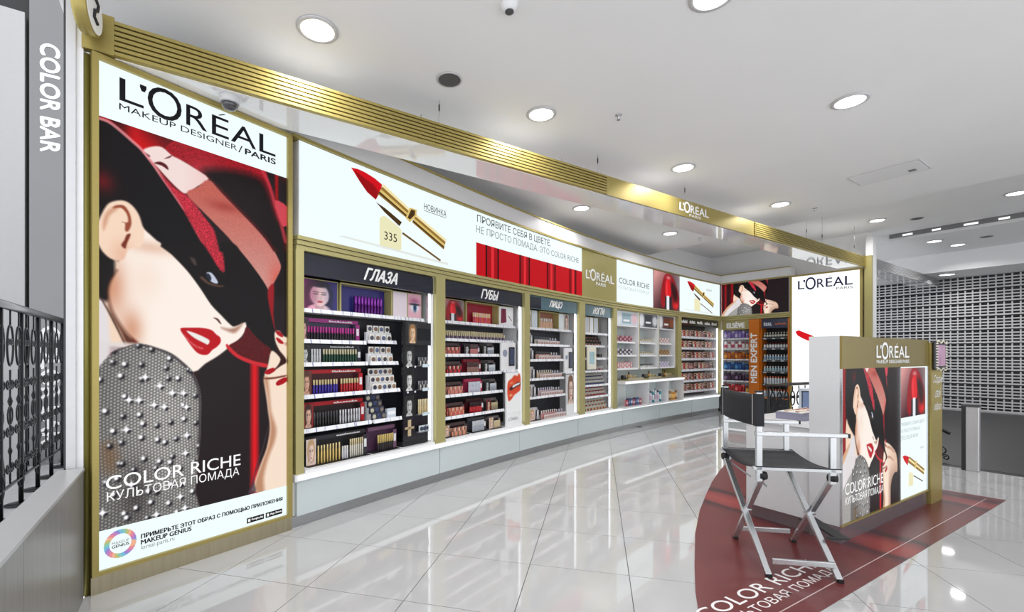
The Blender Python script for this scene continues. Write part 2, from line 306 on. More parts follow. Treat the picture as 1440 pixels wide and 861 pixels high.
ART = {
    'brim':[(-0.061,0.118),(0.0,0.115),(0.045,0.116),(0.091,0.126),(0.139,0.139),(0.181,0.151),(0.232,0.174),(0.269,0.194),(0.308,0.214),(0.347,0.235),(0.388,0.256),(0.429,0.282),(0.472,0.316),(0.489,0.338),(0.524,0.345),(0.57,0.373),(0.606,0.379),(0.665,0.475),(0.66,0.499),(0.581,0.482),(0.527,0.46),(0.474,0.428),(0.423,0.4),(0.382,0.381),(0.326,0.359),(0.272,0.338),(0.25,0.333),(0.177,0.311),(0.108,0.311),(0.005,0.352),(-0.056,0.357)],
    'felt':[(0.269,0.19),(0.339,0.214),(0.387,0.22),(0.437,0.237),(0.488,0.262),(0.541,0.288),(0.569,0.332),(0.592,0.337),(0.599,0.378),(0.57,0.373),(0.524,0.345),(0.481,0.322),(0.455,0.306),(0.404,0.27),(0.355,0.238),(0.308,0.214)],
    'ribA':[(0.188,0.15),(0.231,0.136),(0.276,0.131),(0.322,0.142),(0.357,0.145),(0.435,0.155),(0.512,0.17),(0.453,0.194),(0.395,0.217),(0.355,0.212),(0.3,0.194),(0.247,0.174),(0.21,0.163)],
    'slit1':[(0.239,0.17),(0.269,0.163),(0.299,0.167),(0.305,0.176),(0.276,0.171)],
    'slit2':[(0.192,0.153),(0.22,0.157),(0.211,0.161)],
    'slit3':[(0.287,0.154),(0.322,0.142),(0.314,0.148)],
    'ribB':[(0.512,0.172),(0.575,0.191),(0.669,0.221),(0.769,0.252),(0.853,0.282),(0.907,0.308),(0.918,0.31),(0.952,0.334),(0.958,0.351),(0.92,0.383),(0.877,0.413),(0.855,0.399),(0.812,0.376),(0.75,0.347),(0.7,0.326),(0.691,0.324),(0.623,0.296),(0.541,0.268),(0.471,0.245),(0.395,0.217),(0.453,0.196)],
    'crown':[(0.261,0.14),(0.291,0.129),(0.36,0.103),(0.573,0.09),(0.828,0.1),(0.871,0.124),(0.904,0.154),(0.927,0.186),(0.973,0.234),(1.002,0.275),(1.003,0.302),(0.907,0.308),(0.853,0.282),(0.769,0.252),(0.669,0.221),(0.575,0.191),(0.512,0.171),(0.435,0.155),(0.357,0.145),(0.322,0.142)],
    'crowndark':[(0.477,0.159),(0.574,0.139),(0.716,0.129),(0.828,0.134),(0.883,0.165),(0.927,0.212),(0.973,0.242),(1.008,0.301),(1.005,0.414),(0.909,0.418),(0.958,0.351),(0.918,0.31),(0.907,0.308),(0.853,0.282),(0.769,0.252),(0.669,0.221),(0.575,0.191)],
    'pink':[(0.916,0.176),(1.012,0.186),(1.013,0.226),(0.984,0.238),(0.961,0.23)],
    'ear':[(-0.008,0.334),(0.004,0.313),(0.035,0.281),(0.067,0.269),(0.107,0.264),(0.141,0.27),(0.169,0.285),(0.184,0.304),(0.195,0.324),(0.178,0.352),(0.129,0.359),(0.109,0.38),(0.089,0.387),(0.05,0.385),(0.018,0.373),(-0.001,0.358),(-0.014,0.36)],
    'earin':[(0.074,0.277),(0.107,0.274),(0.131,0.288),(0.138,0.308),(0.125,0.324),(0.111,0.324),(0.111,0.31),(0.098,0.308),(0.123,0.306),(0.118,0.29),(0.094,0.28),(0.061,0.284)],
    'earhole':[(0.118,0.332),(0.135,0.33),(0.119,0.35),(0.112,0.361),(0.095,0.355),(0.108,0.344)],
    'earfold':[(0.074,0.277),(0.035,0.294),(0.02,0.315),(0.023,0.331),(0.036,0.317),(0.048,0.3),(0.081,0.283)],
    'face':[(0.177,0.311),(0.205,0.318),(0.25,0.333),(0.272,0.338),(0.326,0.359),(0.382,0.381),(0.423,0.4),(0.474,0.428),(0.527,0.46),(0.581,0.482),(0.637,0.504),(0.661,0.507),(0.723,0.496),(0.735,0.506),(0.704,0.531),(0.638,0.555),(0.565,0.579),(0.494,0.597),(0.431,0.615),(0.33,0.592),(0.254,0.578),(0.182,0.564),(0.16,0.55),(0.112,0.53),(0.078,0.508),(0.052,0.482),(0.041,0.453),(0.051,0.43),(0.076,0.409),(0.083,0.388),(0.109,0.37),(0.129,0.348),(0.156,0.34)],
    'neck':[(-0.192,0.403),(-0.007,0.368),(0.076,0.385),(0.09,0.408),(0.064,0.432),(0.058,0.459),(0.071,0.491),(0.147,0.557),(-0.004,0.558),(-0.189,0.564)],
    'jawshadow':[(0.076,0.407),(0.049,0.433),(0.04,0.46),(0.052,0.495),(0.092,0.531),(0.116,0.554),(0.16,0.557),(0.171,0.554),(0.122,0.534),(0.082,0.508),(0.053,0.482),(0.043,0.453),(0.052,0.43)],
    'hair':[(0.004,0.46),(0.052,0.502),(0.102,0.55),(0.109,0.552),(0.059,0.502),(0.007,0.458)],
    'mask':[(0.489,0.321),(0.524,0.345),(0.57,0.373),(0.606,0.377),(0.578,0.315),(0.657,0.309),(0.7,0.326),(0.75,0.347),(0.812,0.376),(0.855,0.399),(0.877,0.415),(0.872,0.432),(0.889,0.469),(0.913,0.511),(0.934,0.541),(0.985,0.576),(0.985,0.589),(0.89,0.563),(0.837,0.546),(0.784,0.53),(0.734,0.506),(0.723,0.496),(0.665,0.507),(0.637,0.504),(0.581,0.482),(0.527,0.46),(0.474,0.428),(0.423,0.4),(0.382,0.381),(0.326,0.359),(0.272,0.338)],
    'rim':[(0.868,0.415),(0.909,0.392),(0.912,0.43),(0.908,0.473),(0.92,0.513),(0.889,0.469)],
    'under':[(0.614,0.559),(0.676,0.583),(0.776,0.6),(0.861,0.608),(0.875,0.588),(0.893,0.563),(0.837,0.546),(0.784,0.53),(0.734,0.506),(0.704,0.535)],
    'eye':[(0.501,0.388),(0.53,0.387),(0.563,0.405),(0.554,0.41),(0.521,0.405)],
    'iris':[(0.497,0.395),(0.51,0.388),(0.527,0.397),(0.521,0.405)],
    'lid':[(0.465,0.4),(0.508,0.413),(0.571,0.417),(0.598,0.413),(0.561,0.413),(0.513,0.409),(0.482,0.399)],
    'brow':[(0.414,0.358),(0.439,0.36),(0.448,0.373),(0.431,0.372)],
    'lips':[(0.364,0.519),(0.409,0.516),(0.476,0.515),(0.528,0.519),(0.555,0.529),(0.577,0.536),(0.578,0.548),(0.555,0.559),(0.533,0.565),(0.511,0.575),(0.485,0.577),(0.451,0.572),(0.418,0.556),(0.389,0.538)],
    'teeth':[(0.397,0.523),(0.442,0.528),(0.493,0.537),(0.517,0.544),(0.508,0.553),(0.485,0.549),(0.442,0.54),(0.413,0.531)],
    'liphl':[(0.385,0.53),(0.409,0.543),(0.451,0.556),(0.485,0.561),(0.477,0.565),(0.443,0.56),(0.401,0.545)],
    'nostril':[(0.538,0.49),(0.565,0.492),(0.583,0.504),(0.572,0.502),(0.556,0.495)],
    'nosesh':[(0.581,0.512),(0.628,0.514),(0.67,0.509),(0.714,0.498),(0.666,0.523),(0.618,0.52)],
    'hand':[(0.917,0.518),(0.95,0.514),(0.984,0.528),(1.108,0.544),(1.301,0.59),(1.343,0.667),(1.236,0.672),(1.112,0.732),(1.104,0.938),(0.792,0.92),(0.781,0.899),(0.822,0.853),(0.863,0.814),(0.884,0.765),(0.872,0.722),(0.861,0.688),(0.844,0.645),(0.844,0.642),(0.849,0.626),(0.87,0.605),(0.893,0.567),(0.934,0.575),(0.968,0.589),(0.945,0.563),(0.921,0.541)],
    'gap1':[(0.912,0.546),(0.945,0.563),(0.991,0.584),(0.997,0.597),(0.957,0.606),(0.881,0.626),(0.935,0.606),(0.957,0.588),(0.934,0.571)],
    'gap2':[(0.849,0.635),(0.914,0.634),(0.992,0.63),(0.992,0.634),(0.914,0.639),(0.86,0.639)],
    'nail1':[(0.847,0.621),(0.87,0.614),(0.908,0.61),(0.922,0.615),(0.908,0.621),(0.87,0.627)],
    'nail2':[(0.922,0.516),(0.95,0.515),(0.976,0.526),(0.967,0.53),(0.939,0.525)],
    'nail3':[(0.925,0.533),(0.945,0.533),(0.977,0.543),(0.973,0.548),(0.945,0.545)],
    'nail4':[(0.925,0.65),(0.947,0.642),(0.992,0.636),(1.009,0.642),(0.981,0.652),(0.936,0.657)],
    'armsh':[(0.844,0.637),(0.866,0.68),(0.877,0.722),(0.886,0.765),(0.868,0.814),(0.827,0.853),(0.787,0.899),(0.792,0.92),(0.844,0.925),(0.843,0.888),(0.874,0.84),(0.917,0.801),(0.927,0.767),(0.893,0.723),(0.882,0.68),(0.87,0.638)],
    'net':[(-0.051,0.63),(0.0,0.606),(0.022,0.59),(0.066,0.57),(0.126,0.559),(0.181,0.554),(0.254,0.562),(0.322,0.574),(0.378,0.593),(0.419,0.611),(0.448,0.634),(0.457,0.646),(0.463,0.652),(0.472,0.686),(0.469,0.724),(0.468,0.761),(0.46,0.798),(0.448,0.853),(0.442,0.889),(0.438,0.963),(-0.046,0.935)],
    'netpale':[(-0.189,0.552),(-0.004,0.551),(0.112,0.552),(0.188,0.554),(0.126,0.559),(0.066,0.57),(0.022,0.59),(-0.003,0.607),(-0.188,0.642)],
    'cuff':[(0.862,0.772),(0.873,0.764),(0.842,0.812),(0.801,0.859),(0.781,0.89),(0.792,0.92),(0.742,0.919),(0.766,0.897),(0.791,0.858),(0.831,0.816)],
    'brownp':[(0.012,0.757),(0.057,0.753),(0.083,0.781),(0.064,0.812),(0.026,0.803)],
}
def paint_woman(S, T, amp=1.0):
    n = len(S); img = np.zeros((n, 3)); A = ART; gr = rng.random(n)-.5
    fold = np.clip(0.5+0.5*np.sin(S*38+2*np.sin(S*9)), 0, 1)
    red = np.array([150, 6, 16])/255*(0.25+0.75*fold[:, None]**1.5); dark = np.array([32, 23, 26])/255
    k = np.clip((S-0.27)/0.2, 0, 1)[:, None]*np.clip((T-.05)/.08, 0.3, 1)[:, None]
    img += red*(1-k)+dark*k
    over(img, blob(S, T, .2, .15, .12, .05)*.9, (215, 8, 18))
    st = np.clip(1-np.abs(S-(.784-.0*T))/.034, 0, 1)**.6*(T > .5); over(img, st, (232, 16, 30))
    over(img, np.clip(1-np.abs(S-.93)/.02, 0, 1)*(T < .2), (170, 8, 18))
    over(img, pmask(S, T, A['neck'], .006), (244, 214, 190))
    left = pmask(S, T, [(-.75, .80), (-.45, .60), (-.12, .50), (.02, .47), (.04, .62), (-.1, 1.0), (-.75, 1.0)], .01); over(img, left, (226, 220, 222))
    over(img, pmask(S, T, [(-.75, .80), (-.45, .60), (-.12, .50), (-.14, .525), (-.45, .645), (-.72, .84)], .01), (214, 170, 130))
    over(img, pmask(S, T, A['brim'], .004), (17, 14, 17))
    over(img, pmask(S, T, [(.02, .12), (-.1, .14), (-.2, .22), (-.2, .38), (-.05, .45), (.06, .46), (.06, .3)], .01), (19, 13, 14))
    over(img, blob(S, T, .02, .235, .05, .022)*.7, (120, 14, 24))
    c = pmask(S, T, A['crown'], .004); cr = np.array([168, 16, 32])/255*(0.92+0.5*gr[:, None])
    over(img, c, cr); over(img, c*blob(S, T, .5, .18, .1, .04)*.6, (222, 108, 110))
    over(img, pmask(S, T, A['crowndark'], .03), (22, 12, 14))
    over(img, pmask(S, T, A['pink'], .004), (206, 66, 80))
    e = A['crown'][4:10]
    over(img, pmask(S, T, [(a, b) for a, b in e]+[(a-.02, b+.004) for a, b in e[::-1]], .008)*.6, (216, 70, 84))
    f = pmask(S, T, A['felt'], .008); over(img, f, np.array([196, 44, 62])/255*(0.95+0.6*gr[:, None]))
    over(img, f*blob(S, T, .45, .30, .05, .05)*.55, (240, 150, 158))
    over(img, pmask(S, T, A['ribA'], .004), np.array([242, 220, 216])/255-np.clip(S-.38, 0, 1)[:, None]*np.array([[.1, .5, .5]]))
    for q in ('slit1', 'slit2', 'slit3'): over(img, pmask(S, T, A[q], .003), (84, 14, 18))
    r = pmask(S, T, A['ribB'], .004); tt = np.clip((T-.2)/.2, 0, 1)[:, None]
    over(img, r, (np.array([192, 96, 84])*(1-tt)+np.array([206, 150, 141])*tt)/255*(1+.12*gr[:, None]))
    over(img, r*blob(S, T, .94, .385, .06, .045)*.9, (214, 92, 80)); over(img, r*blob(S, T, .60, .225, .09, .012)*.6, (150, 48, 44))
    br = A['brim'][1:11]
    over(img, pmask(S, T, [(a+.006, b-.004) for a, b in br]+[(a-.004, b+.001) for a, b in br[::-1]], .003)*.8, (232, 150, 156))
    # face
    m = pmask(S, T, A['face'], .005); sk = np.ones((n, 3))*np.array([252, 240, 230])/255
    sh = np.clip(blob(S, T, .055, .44, .06, .06)*1.0+blob(S, T, .14, .525, .05, .04)*.9+blob(S, T, .22, .35, .12, .014)*.5, 0, 1)[:, None]
    sk = sk*(1-sh)+sh*np.array([212, 154, 124])/255; over(img, m, sk)
    over(img, m*blob(S, T, .36, .315, .05, .03)*.4, (170, 110, 84)); over(img, m*blob(S, T, .2, .42, .08, .05)*.25, (232, 192, 168))
    over(img, pmask(S, T, A['jawshadow'], .012), (92, 46, 30)); over(img, pmask(S, T, A['hair'], .004)*.9, (48, 24, 18))
    over(img, pmask(S, T, A['mask'], .005), (20, 16, 18))
    over(img, f*.97, np.array([196, 44, 62])/255*(0.95+0.6*gr[:, None])); over(img, r*.0, (0, 0, 0))
    over(img, pmask(S, T, A['rim'], .006), (150, 20, 30)); over(img, pmask(S, T, A['under'], .004), np.array([86, 18, 22])/255*(1+.5*gr[:, None]))
    u = A['under'][:4]; over(img, pmask(S, T, [(a, b+.001) for a, b in u]+[(a+.004, b-.008) for a, b in u[::-1]], .003), (206, 40, 50))
    over(img, pmask(S, T, A['lid'], .006)*.8, (120, 84, 66)); over(img, pmask(S, T, A['eye'], .003), (196, 202, 222)); over(img, pmask(S, T, A['iris'], .003), (36, 40, 56))
    over(img, pmask(S, T, A['brow'], .006)*.7, (96, 78, 70))
    over(img, pmask(S, T, A['lips'], .003), (186, 8, 22)); over(img, pmask(S, T, A['teeth'], .003), (238, 236, 232))
    over(img, pmask(S, T, A['liphl'], .004)*(.35+.5*(gr > .1)), (232, 120, 122)); over(img, pmask(S, T, A['nostril'], .003), (74, 30, 24)); over(img, pmask(S, T, A['nosesh'], .01)*.75, (150, 96, 74))
    # ear
    over(img, pmask(S, T, A['ear'], .005), (246, 216, 192)); over(img, blob(S, T, .10, .375, .05, .03)*.35*pmask(S, T, A['ear']), (212, 140, 108))
    over(img, pmask(S, T, A['earfold'], .008)*.7, (200, 138, 108)); over(img, pmask(S, T, A['earin'], .004), (150, 74, 50)); over(img, pmask(S, T, A['earhole'], .004), (118, 46, 30))
    # hand, arm, cuff
    h = pmask(S, T, A['hand'], .005); over(img, h, (246, 224, 204)); over(img, h*np.clip((S-1.0)/.25, 0, 1)*.4, (196, 140, 110))
    over(img, pmask(S, T, A['armsh'], .014)*.8, (176, 118, 84)); over(img, pmask(S, T, A['gap1'], .005), (50, 18, 18)); over(img, pmask(S, T, A['gap2'], .004), (120, 60, 44))
    for q in ('nail1', 'nail2', 'nail3', 'nail4'): over(img, pmask(S, T, A[q], .003), (170, 10, 24))
    over(img, pmask(S, T, A['cuff'], .005)*.8, (70, 60, 70))
    for a_, b_, c_, d_ in ((1.0, .50, 1.2, .535), (1.0, .545, 1.22, .575), (1.02, .59, 1.2, .612)): over(img, h*pmask(S, T, [(a_, b_), (.5*(a_+c_), .5*(b_+d_)-.006), (c_, d_), (c_, d_+.004), (.5*(a_+c_), .5*(b_+d_)+.001), (a_, b_+.006)], .012)*.7, (150, 84, 62))
    over(img, h*np.clip((T-.62)/.1, 0, 1)*np.clip((S-1.02)/.1, 0, 1)*.6, (120, 74, 56))
    # netted shoulder
    X = S*1.15; Y = T*2.87; Xw = X+.006*np.sin(Y*7); Yw = Y+.03*(X-.3)**2; q_ = 2*PI/.0165; net = (np.cos(q_*Xw)+np.cos(q_*(.5*Xw+.866*Yw))+np.cos(q_*(.5*Xw-.866*Yw)))/1.9
    pat = np.clip(.55+.2*amp*net+.06*gr, 0, 1)[:, None]*np.array([[1.0, .985, .965]])
    over(img, pmask(S, T, A['netpale'], .008)*.8, (222, 216, 216))
    n2 = pmask(S, T, [(-.9, .92), (-.6, .80), (-.3, .68), (-.05, .615), (.1, .60), (.14, .8), (.14, 1.1), (-.9, 1.1)], .008); over(img, n2, pat*1.15)
    nm = pmask(S, T, A['net'], .005); sh2 = (.74+.35*blob(S, T, .30, .72, .22, .2)-.35*blob(S, T, .57, .8, .07, .4))[:, None]
    over(img, nm, pat*sh2); over(img, nm*pmask(S, T, A['brownp'], .03)*.6, (120, 84, 52)); over(img, nm*blob(S, T, .16, .86, .07, .06)*.6, (40, 34, 36))
    ed = A['net'][3:17]; over(img, pmask(S, T, [(a, b) for a, b in ed]+[(a-.012, b+.003) for a, b in ed[::-1]], .004)*.8, (60, 52, 58))
    r2 = np.random.default_rng(3)
    for i in range(9):
        for j in range(12):
            cx = .03+i*.065+.033*(j % 2)+r2.normal(0, .013); cy = .56+j*.033+r2.normal(0, .007)
            k_ = r2.random(); over(img, nm*np.clip(1.6*blob(S, T, cx+.007, cy+.003, .012, .005), 0, 1), (24, 22, 28)); over(img, nm*np.clip((1.0 if k_ < .5 else 1.8)*blob(S, T, cx, cy, .006+.003*k_, .0028+.0012*k_), 0, 1), (250, 250, 252))
            if k_ > .8: over(img, nm*np.clip(1.4*(blob(S, T, cx, cy, .022, .0012)+blob(S, T, cx, cy, .003, .008)), 0, 1), (252, 252, 254))
    return img
def paint_lips(S, T):                                   # dark mouth macro with a lipstick bullet
    img = np.zeros((len(S), 3)); img += np.array([58, 26, 34])/255
    over(img, np.clip(1.2-S*1.2-T*.9, 0, 1), (214, 150, 146)); over(img, np.clip(S*1.7-1.15, 0, 1)*np.clip(1.3-T, 0, 1), (228, 222, 224))
    over(img, pmask(S, T, [(.42, .06), (.62, .02), (.8, .18), (.95, .5), (.98, .8), (.86, .98), (.72, .9), (.7, .6), (.6, .5), (.5, .8), (.36, .98), (.26, .8), (.3, .4)], .02, ay=1), (150, 10, 22))
    over(img, pmask(S, T, [(.7, .22), (.86, .35), (.92, .6), (.84, .8), (.74, .62), (.66, .4)], .05, ay=1), (44, 8, 14))
    over(img, np.clip(blob(S, T, .56, .12, .08, .05), 0, 1)*.8, (238, 170, 168))
    over(img, pmask(S, T, [(.44, .3), (.52, .16), (.62, .22), (.66, .62), (.46, .62)], .01, ay=1), (222, 14, 28)); over(img, pmask(S, T, [(.47, .3), (.51, .22), (.53, .6), (.48, .6)], .02, ay=1)*.6, (248, 90, 96))
    over(img, ((S > .42) & (S < .68) & (T > .64))*1.0, (40, 34, 44)); over(img, ((S > .49) & (S < .6) & (T > .62))*1.0, (232, 232, 238)); over(img, blob(S, T, .86, .86, .1, .09)*.9, (232, 40, 46))
    return img
def face_paint(hair, skin, bgc, lip=(170, 40, 50), tint=None, grey=False):
    def fn(S, T):
        img = np.zeros((len(S), 3)); img += np.array(bgc)/255.
        def el(cx, cy, rx, ry, s=.12): return np.clip((1-np.sqrt(((S-cx)/rx)**2+((T-cy)/ry)**2))/s+.5, 0, 1)
        over(img, el(.5, .46, .40, .46), hair); over(img, ((np.abs(S-.5) < .36) & (T > .46))*.85, hair); over(img, el(.5, 1.06, .34, .26), skin); over(img, ((np.abs(S-.52) < .11) & (T > .75) & (T < .95))*1., [c*.8 for c in skin])
        over(img, el(.52, .50, .25, .36), skin); over(img, el(.36, .55, .12, .28, .8)*.45, [c*.62 for c in skin]); over(img, el(.5, .13, .3, .11, .4), hair)
        for ex in (.42, .63): over(img, el(ex, .465, .062, .024, .5), (38, 28, 30)); over(img, el(ex, .40, .075, .010, .8)*.6, [c*.6 for c in hair])
        over(img, el(.56, .56, .025, .09, .9)*.25, [c*.6 for c in skin]); over(img, el(.53, .62, .04, .014, .8)*.5, [c*.55 for c in skin]); over(img, el(.53, .715, .075, .028, .5), lip)
        if grey: img[:] = img.mean(1)[:, None]
        if tint is not None: img *= 1; over(img, np.clip(.8-S*1.4, 0, 1)*.6, tint[0]); over(img, np.clip(S*1.4-.8, 0, 1)*.7, tint[1])
        return img
    return fn

# ================================================================ THE SETTING
def strip(mb, u0, u1, d0, d1, z0, z1, n=None, mi=0):
    n = n or max(1, int(abs(u1-u0)/0.45))
    P = []
    for i in range(n+1):
        u = u0+(u1-u0)*i/n
        P.append([WS.map(u, z0, d0), WS.map(u, z0, d1), WS.map(u, z1, d1), WS.map(u, z1, d0)])
    vs = [p for r in P for p in r]; fs = [(0, 1, 2, 3), tuple(4*n+k for k in (3, 2, 1, 0))]
    for i in range(n):
        for k in range(4):
            k2 = (k+1) % 4; fs.append((4*i+k, 4*(i+1)+k, 4*(i+1)+k2, 4*i+k2))
    mb.add(vs, fs, mi); return mb
def SB(name, m, *a, kind='structure', **k):      # one curved strip that belongs to the setting
    mb = MB(); strip(mb, *a, **k); return mb.build(name, m, kind=kind)

# ---- floor of large polished tiles laid on the diagonal
TILE = mat('polished_porcelain', (194, 194, 195), 0.04, noise=0.06, nscale=2.2, coat=0.25)
GROUT = mat('grey_grout', (92, 92, 94), 0.7)
VT = -0.9                                              # beyond x = 8.05 the pale tiles go on only in front of the shop
floor = thing('floor', kind='structure'); floor['label'] = 'polished pale grey floor tiles laid on the diagonal'
MB().box(-0.09, 8.05, -5.0, 3.3, -0.05, -0.005).build('grout_bed', GROUT, floor); MB().box(8.05, 11.6, VT, 3.3, -0.05, -0.005).build('grout_bed', GROUT, floor)
ta = math.radians(-47.5); T0 = (0.113, -0.510); ts = 0.601; gap = 0.0022
ex = (math.cos(ta), math.sin(ta)); ey = (-math.sin(ta), math.cos(ta))
tile_me = MB().box(gap, ts-gap, gap, ts-gap, -0.005, 0.0).mesh('tile', TILE)
def clip(poly, f):
    out = []
    for i in range(len(poly)):
        a, b = poly[i-1], poly[i]; fa, fb = f(a), f(b)
        if (fa >= 0) != (fb >= 0): t = fa/(fa-fb); out.append((a[0]+t*(b[0]-a[0]), a[1]+t*(b[1]-a[1])))
        if fb >= 0: out.append(b)
    return out
for i in range(-14, 18):
    for j in range(-14, 18):
        P = [(T0[0]+(i+p)*ts*ex[0]+(j+q)*ts*ey[0], T0[1]+(i+p)*ts*ex[1]+(j+q)*ts*ey[1]) for p, q in ((0, 0), (1, 0), (1, 1), (0, 1))]
        cx = sum(p[0] for p in P)/4; cy = sum(p[1] for p in P)/4
        if not (-0.6 < cx < 11.9 and -4.4 < cy < W(max(0, min(cx, 11)))+0.35 and (cx < 8.5 or cy > VT-.45)): continue
        whole = all(-0.09 <= p[0] <= 8.05 for p in P) or all(8.05 <= p[0] <= 11.6 and p[1] >= VT for p in P) or all(-.09 <= p[0] <= 11.6 and p[1] >= VT for p in P)
        if whole: put('tile', tile_me, (P[0][0], P[0][1], 0), ta, floor); continue
        q = [(cx+(p[0]-cx)*(1-2*gap/ts), cy+(p[1]-cy)*(1-2*gap/ts)) for p in P]
        q = clip(clip(q, lambda p: p[0]+0.09), lambda p: 11.6-p[0])
        if len(q) < 3: continue
        for r in ((clip(q, lambda p: 8.05-p[0]), clip(clip(q, lambda p: p[0]-8.05), lambda p: p[1]-VT)) if cy < VT+.5 and cx > 7.5 else (q,)):
            if len(r) >= 3: MB().prism(r, -0.005, 0.0).build('tile', TILE, floor)
DARKFL = mat('dark_polished_walkway', (46, 46, 48), 0.42, noise=0.15, nscale=3, stretch=(1, 14, 1))
MB().box(8.05, 8.20, -6.5, VT, -0.05, -0.002).build('trim_1', mat('black_threshold', (22, 22, 23), 0.5), kind='structure')
MB().box(8.20, 19, -8, VT, -0.05, 0.0).build('floor', DARKFL, kind='structure'); MB().box(11.6, 19, VT, 3.2, -0.05, 0.0).build('floor', DARKFL, kind='structure')
MB().box(-4.5, -0.19, -4.5, 4.4, -0.05, 0.0).build('floor', mat('pale_corridor_floor', (176, 176, 177), 0.25, noise=0.08, nscale=3, stretch=(1, 6, 1)), kind='structure')

# ---- ceilings
HC = 3.43
MB().box(-0.25, 8.5, -7.5, 3.7, HC, HC+0.45).build('ceiling', CEIL, kind='structure')
MB().box(8.5, 12.3, -7.5, 3.7, 3.75, 3.9).build('ceiling', CEIL, kind='structure')
MB().box(12.3, 19, -7.5, 3.7, 3.62, 3.9).build('ceiling', CEIL, kind='structure')
MB().box(14.6, 16.1, -7.5, 3.2, 3.2, 3.62).build('trim_2', WHITE, kind='structure')        # bulkhead above the roller shutter
# ---- shop walls behind the displays
SB('wall_back', WHITE, 0.0, 11.45, -0.46, -0.40, 0.0, HC, n=26)
SB('wall_back', WHITE, 8.4, 11.6, -0.46, -0.40, HC, 3.76, n=8)          # up to the raised ceiling, so that no outside light leaks in
AB = math.atan2(-2.65, 0.23); PB = (11.05, 2.68); BW = Flat(PB, AB)
MB().box(-0.6, 2.70, 0.36, 0.42, 0, 3.76, M=Matrix.Translation((PB[0], PB[1], 0)) @ Matrix.Rotation(AB, 4, 'Z')).build('wall_end', WHITE, kind='structure')
wd = mat('white_bulkhead', (222, 222, 224), 0.4, noise=0.02)
SB('trim_3', wd, 1.06, 11.15, -0.34, 0.0, 3.03, 3.215, n=26)                               # white band above the light boxes
SB('trim_4', GOLD, 1.06, 11.15, -0.02, 0.012, 3.215, 3.235, n=26)
SB('trim_5', GOLD, 1.06, 11.1, -0.3, 0.02, 3.005, 3.03, n=26)
BM = Matrix.Translation((PB[0], PB[1], 0)) @ Matrix.Rotation(AB, 4, 'Z')
MB().box(0, 1.45, 0.0, 0.3, 3.03, 3.215, M=BM).build('trim_6', wd, kind='structure')
MB().box(0, 1.45, -0.012, 0.02, 3.215, 3.235, M=BM).build('trim_7', GOLD, kind='structure')
MB().box(0, 1.45, -0.02, 0.3, 3.005, 3.03, M=BM).build('trim_8', GOLD, kind='structure')
# gold ribbed rail between light boxes and bays
for k, (z0, z1, d) in enumerate(((2.150, 2.185, 0.012), (2.190, 2.222, 0.02), (2.227, 2.256, 0.03))):
    SB('trim_%d' % (9+k), GOLDP, 1.09, 11.06, -0.3, d, z0, z1, n=24)
    MB().box(0.0, 1.45, -d, 0.3, z0, z1, M=BM).build('trim_%d' % (12+k), GOLDP, kind='structure')
# gold posts between the bays
POSTS = [(1.085, 1.15), (2.57, 2.70), (4.13, 4.24), (5.50, 5.66), (6.55, 6.67), (9.05, 9.2)]
for k, (a, b) in enumerate(POSTS): SB('trim_%d' % (15+k), GOLDP, a, b, -0.36, 0.012, 0.41, 2.15, n=1)
SB('trim_22', GOLDP, 11.0, 11.09, -0.3, 0.0, 0.41, 2.15, n=1)
# plinth: kick rail, separate white glass panels, glowing ledge
pl = thing('plinth', 'long curved white glass plinth with glowing ledge under the shelf bays', 'plinth', (5.0, W(5.0), 0))
mb = MB(); strip(mb, 1.07, 10.97, -0.35, -0.015, 0.0, 0.088, n=24); mb.build('kick_rail', STEEL, pl, world=True)
mb = MB(); strip(mb, 1.07, 10.97, -0.35, -0.02, 0.09, 0.36, n=24); mb.build('core', WHITE, pl, world=True)
SEAM = [1.09, 2.62, 4.02, 5.45, 6.85, 8.25, 9.65, 10.96]
for a, b in zip(SEAM, SEAM[1:]):
    mb = MB(); strip(mb, a+.004, b-.004, -0.02, 0.012, 0.09, 0.358); mb.build('panel', PLINTH, pl, world=True)
mb = MB(); strip(mb, 1.07, 10.97, -0.36, 0.03, 0.36, 0.41, n=24); mb.build('ledge', SHELFW, pl, world=True)
mb = MB(); strip(mb, 1.09, 10.95, 0.03, 0.034, 0.366, 0.404, n=24); mb.build('ledge_light', lit((244, 250, 252), 1.15), pl, world=True)
p2 = thing('plinth', 'short white plinth under the hair care shelves on the end wall', 'plinth', (PB[0], PB[1], 0), AB)
MB().box(0.02, 0.66, 0.015, 0.35, 0, 0.088).build('kick_rail', STEEL, p2); MB().box(0.02, 0.66, -0.012, 0.35, 0.09, 0.358).build('panel', PLINTH, p2)
MB().box(0.0, 0.66, -0.03, 0.35, 0.36, 0.41).build('ledge', SHELFW, p2); MB().box(0.03, 0.66, -0.034, -0.03, 0.366, 0.404).build('ledge_light', lit((244, 250, 252), 1.15), p2)

# ---- canopy: long gold fascia hung on wires, glossy white underside
cn = thing('canopy', 'long gold slatted canopy fascia with glossy white underside hung from ceiling wires', 'canopy', (5.6, 0.0, 3.02))
def cb(name, m, *a): return MB().box(*a).build(name, m, cn, world=True)
cb('soffit', GLOSSW, -0.06, 11.32, 0.026, 0.36, 3.02, 3.05); cb('top_board', WHITE, -0.06, 11.32, 0.03, 0.36, 3.19, 3.22); cb('back_board', WHITE, -0.06, 11.32, 0.345, 0.36, 3.05, 3.19)
cb('fascia_core', GOLD, 0.04, 11.22, 0.026, 0.03, 3.05, 3.19)
cb('end_panel', GOLD, -0.10, 0.04, -0.012, 0.03, 3.02, 3.235); cb('end_panel', GOLD, 11.22, 11.30, -0.012, 0.03, 3.025, 3.235)
cb('logo_panel', GOLD, 4.09, 7.12, -0.002, 0.008, 3.02, 3.22)
SL = 0.2/7
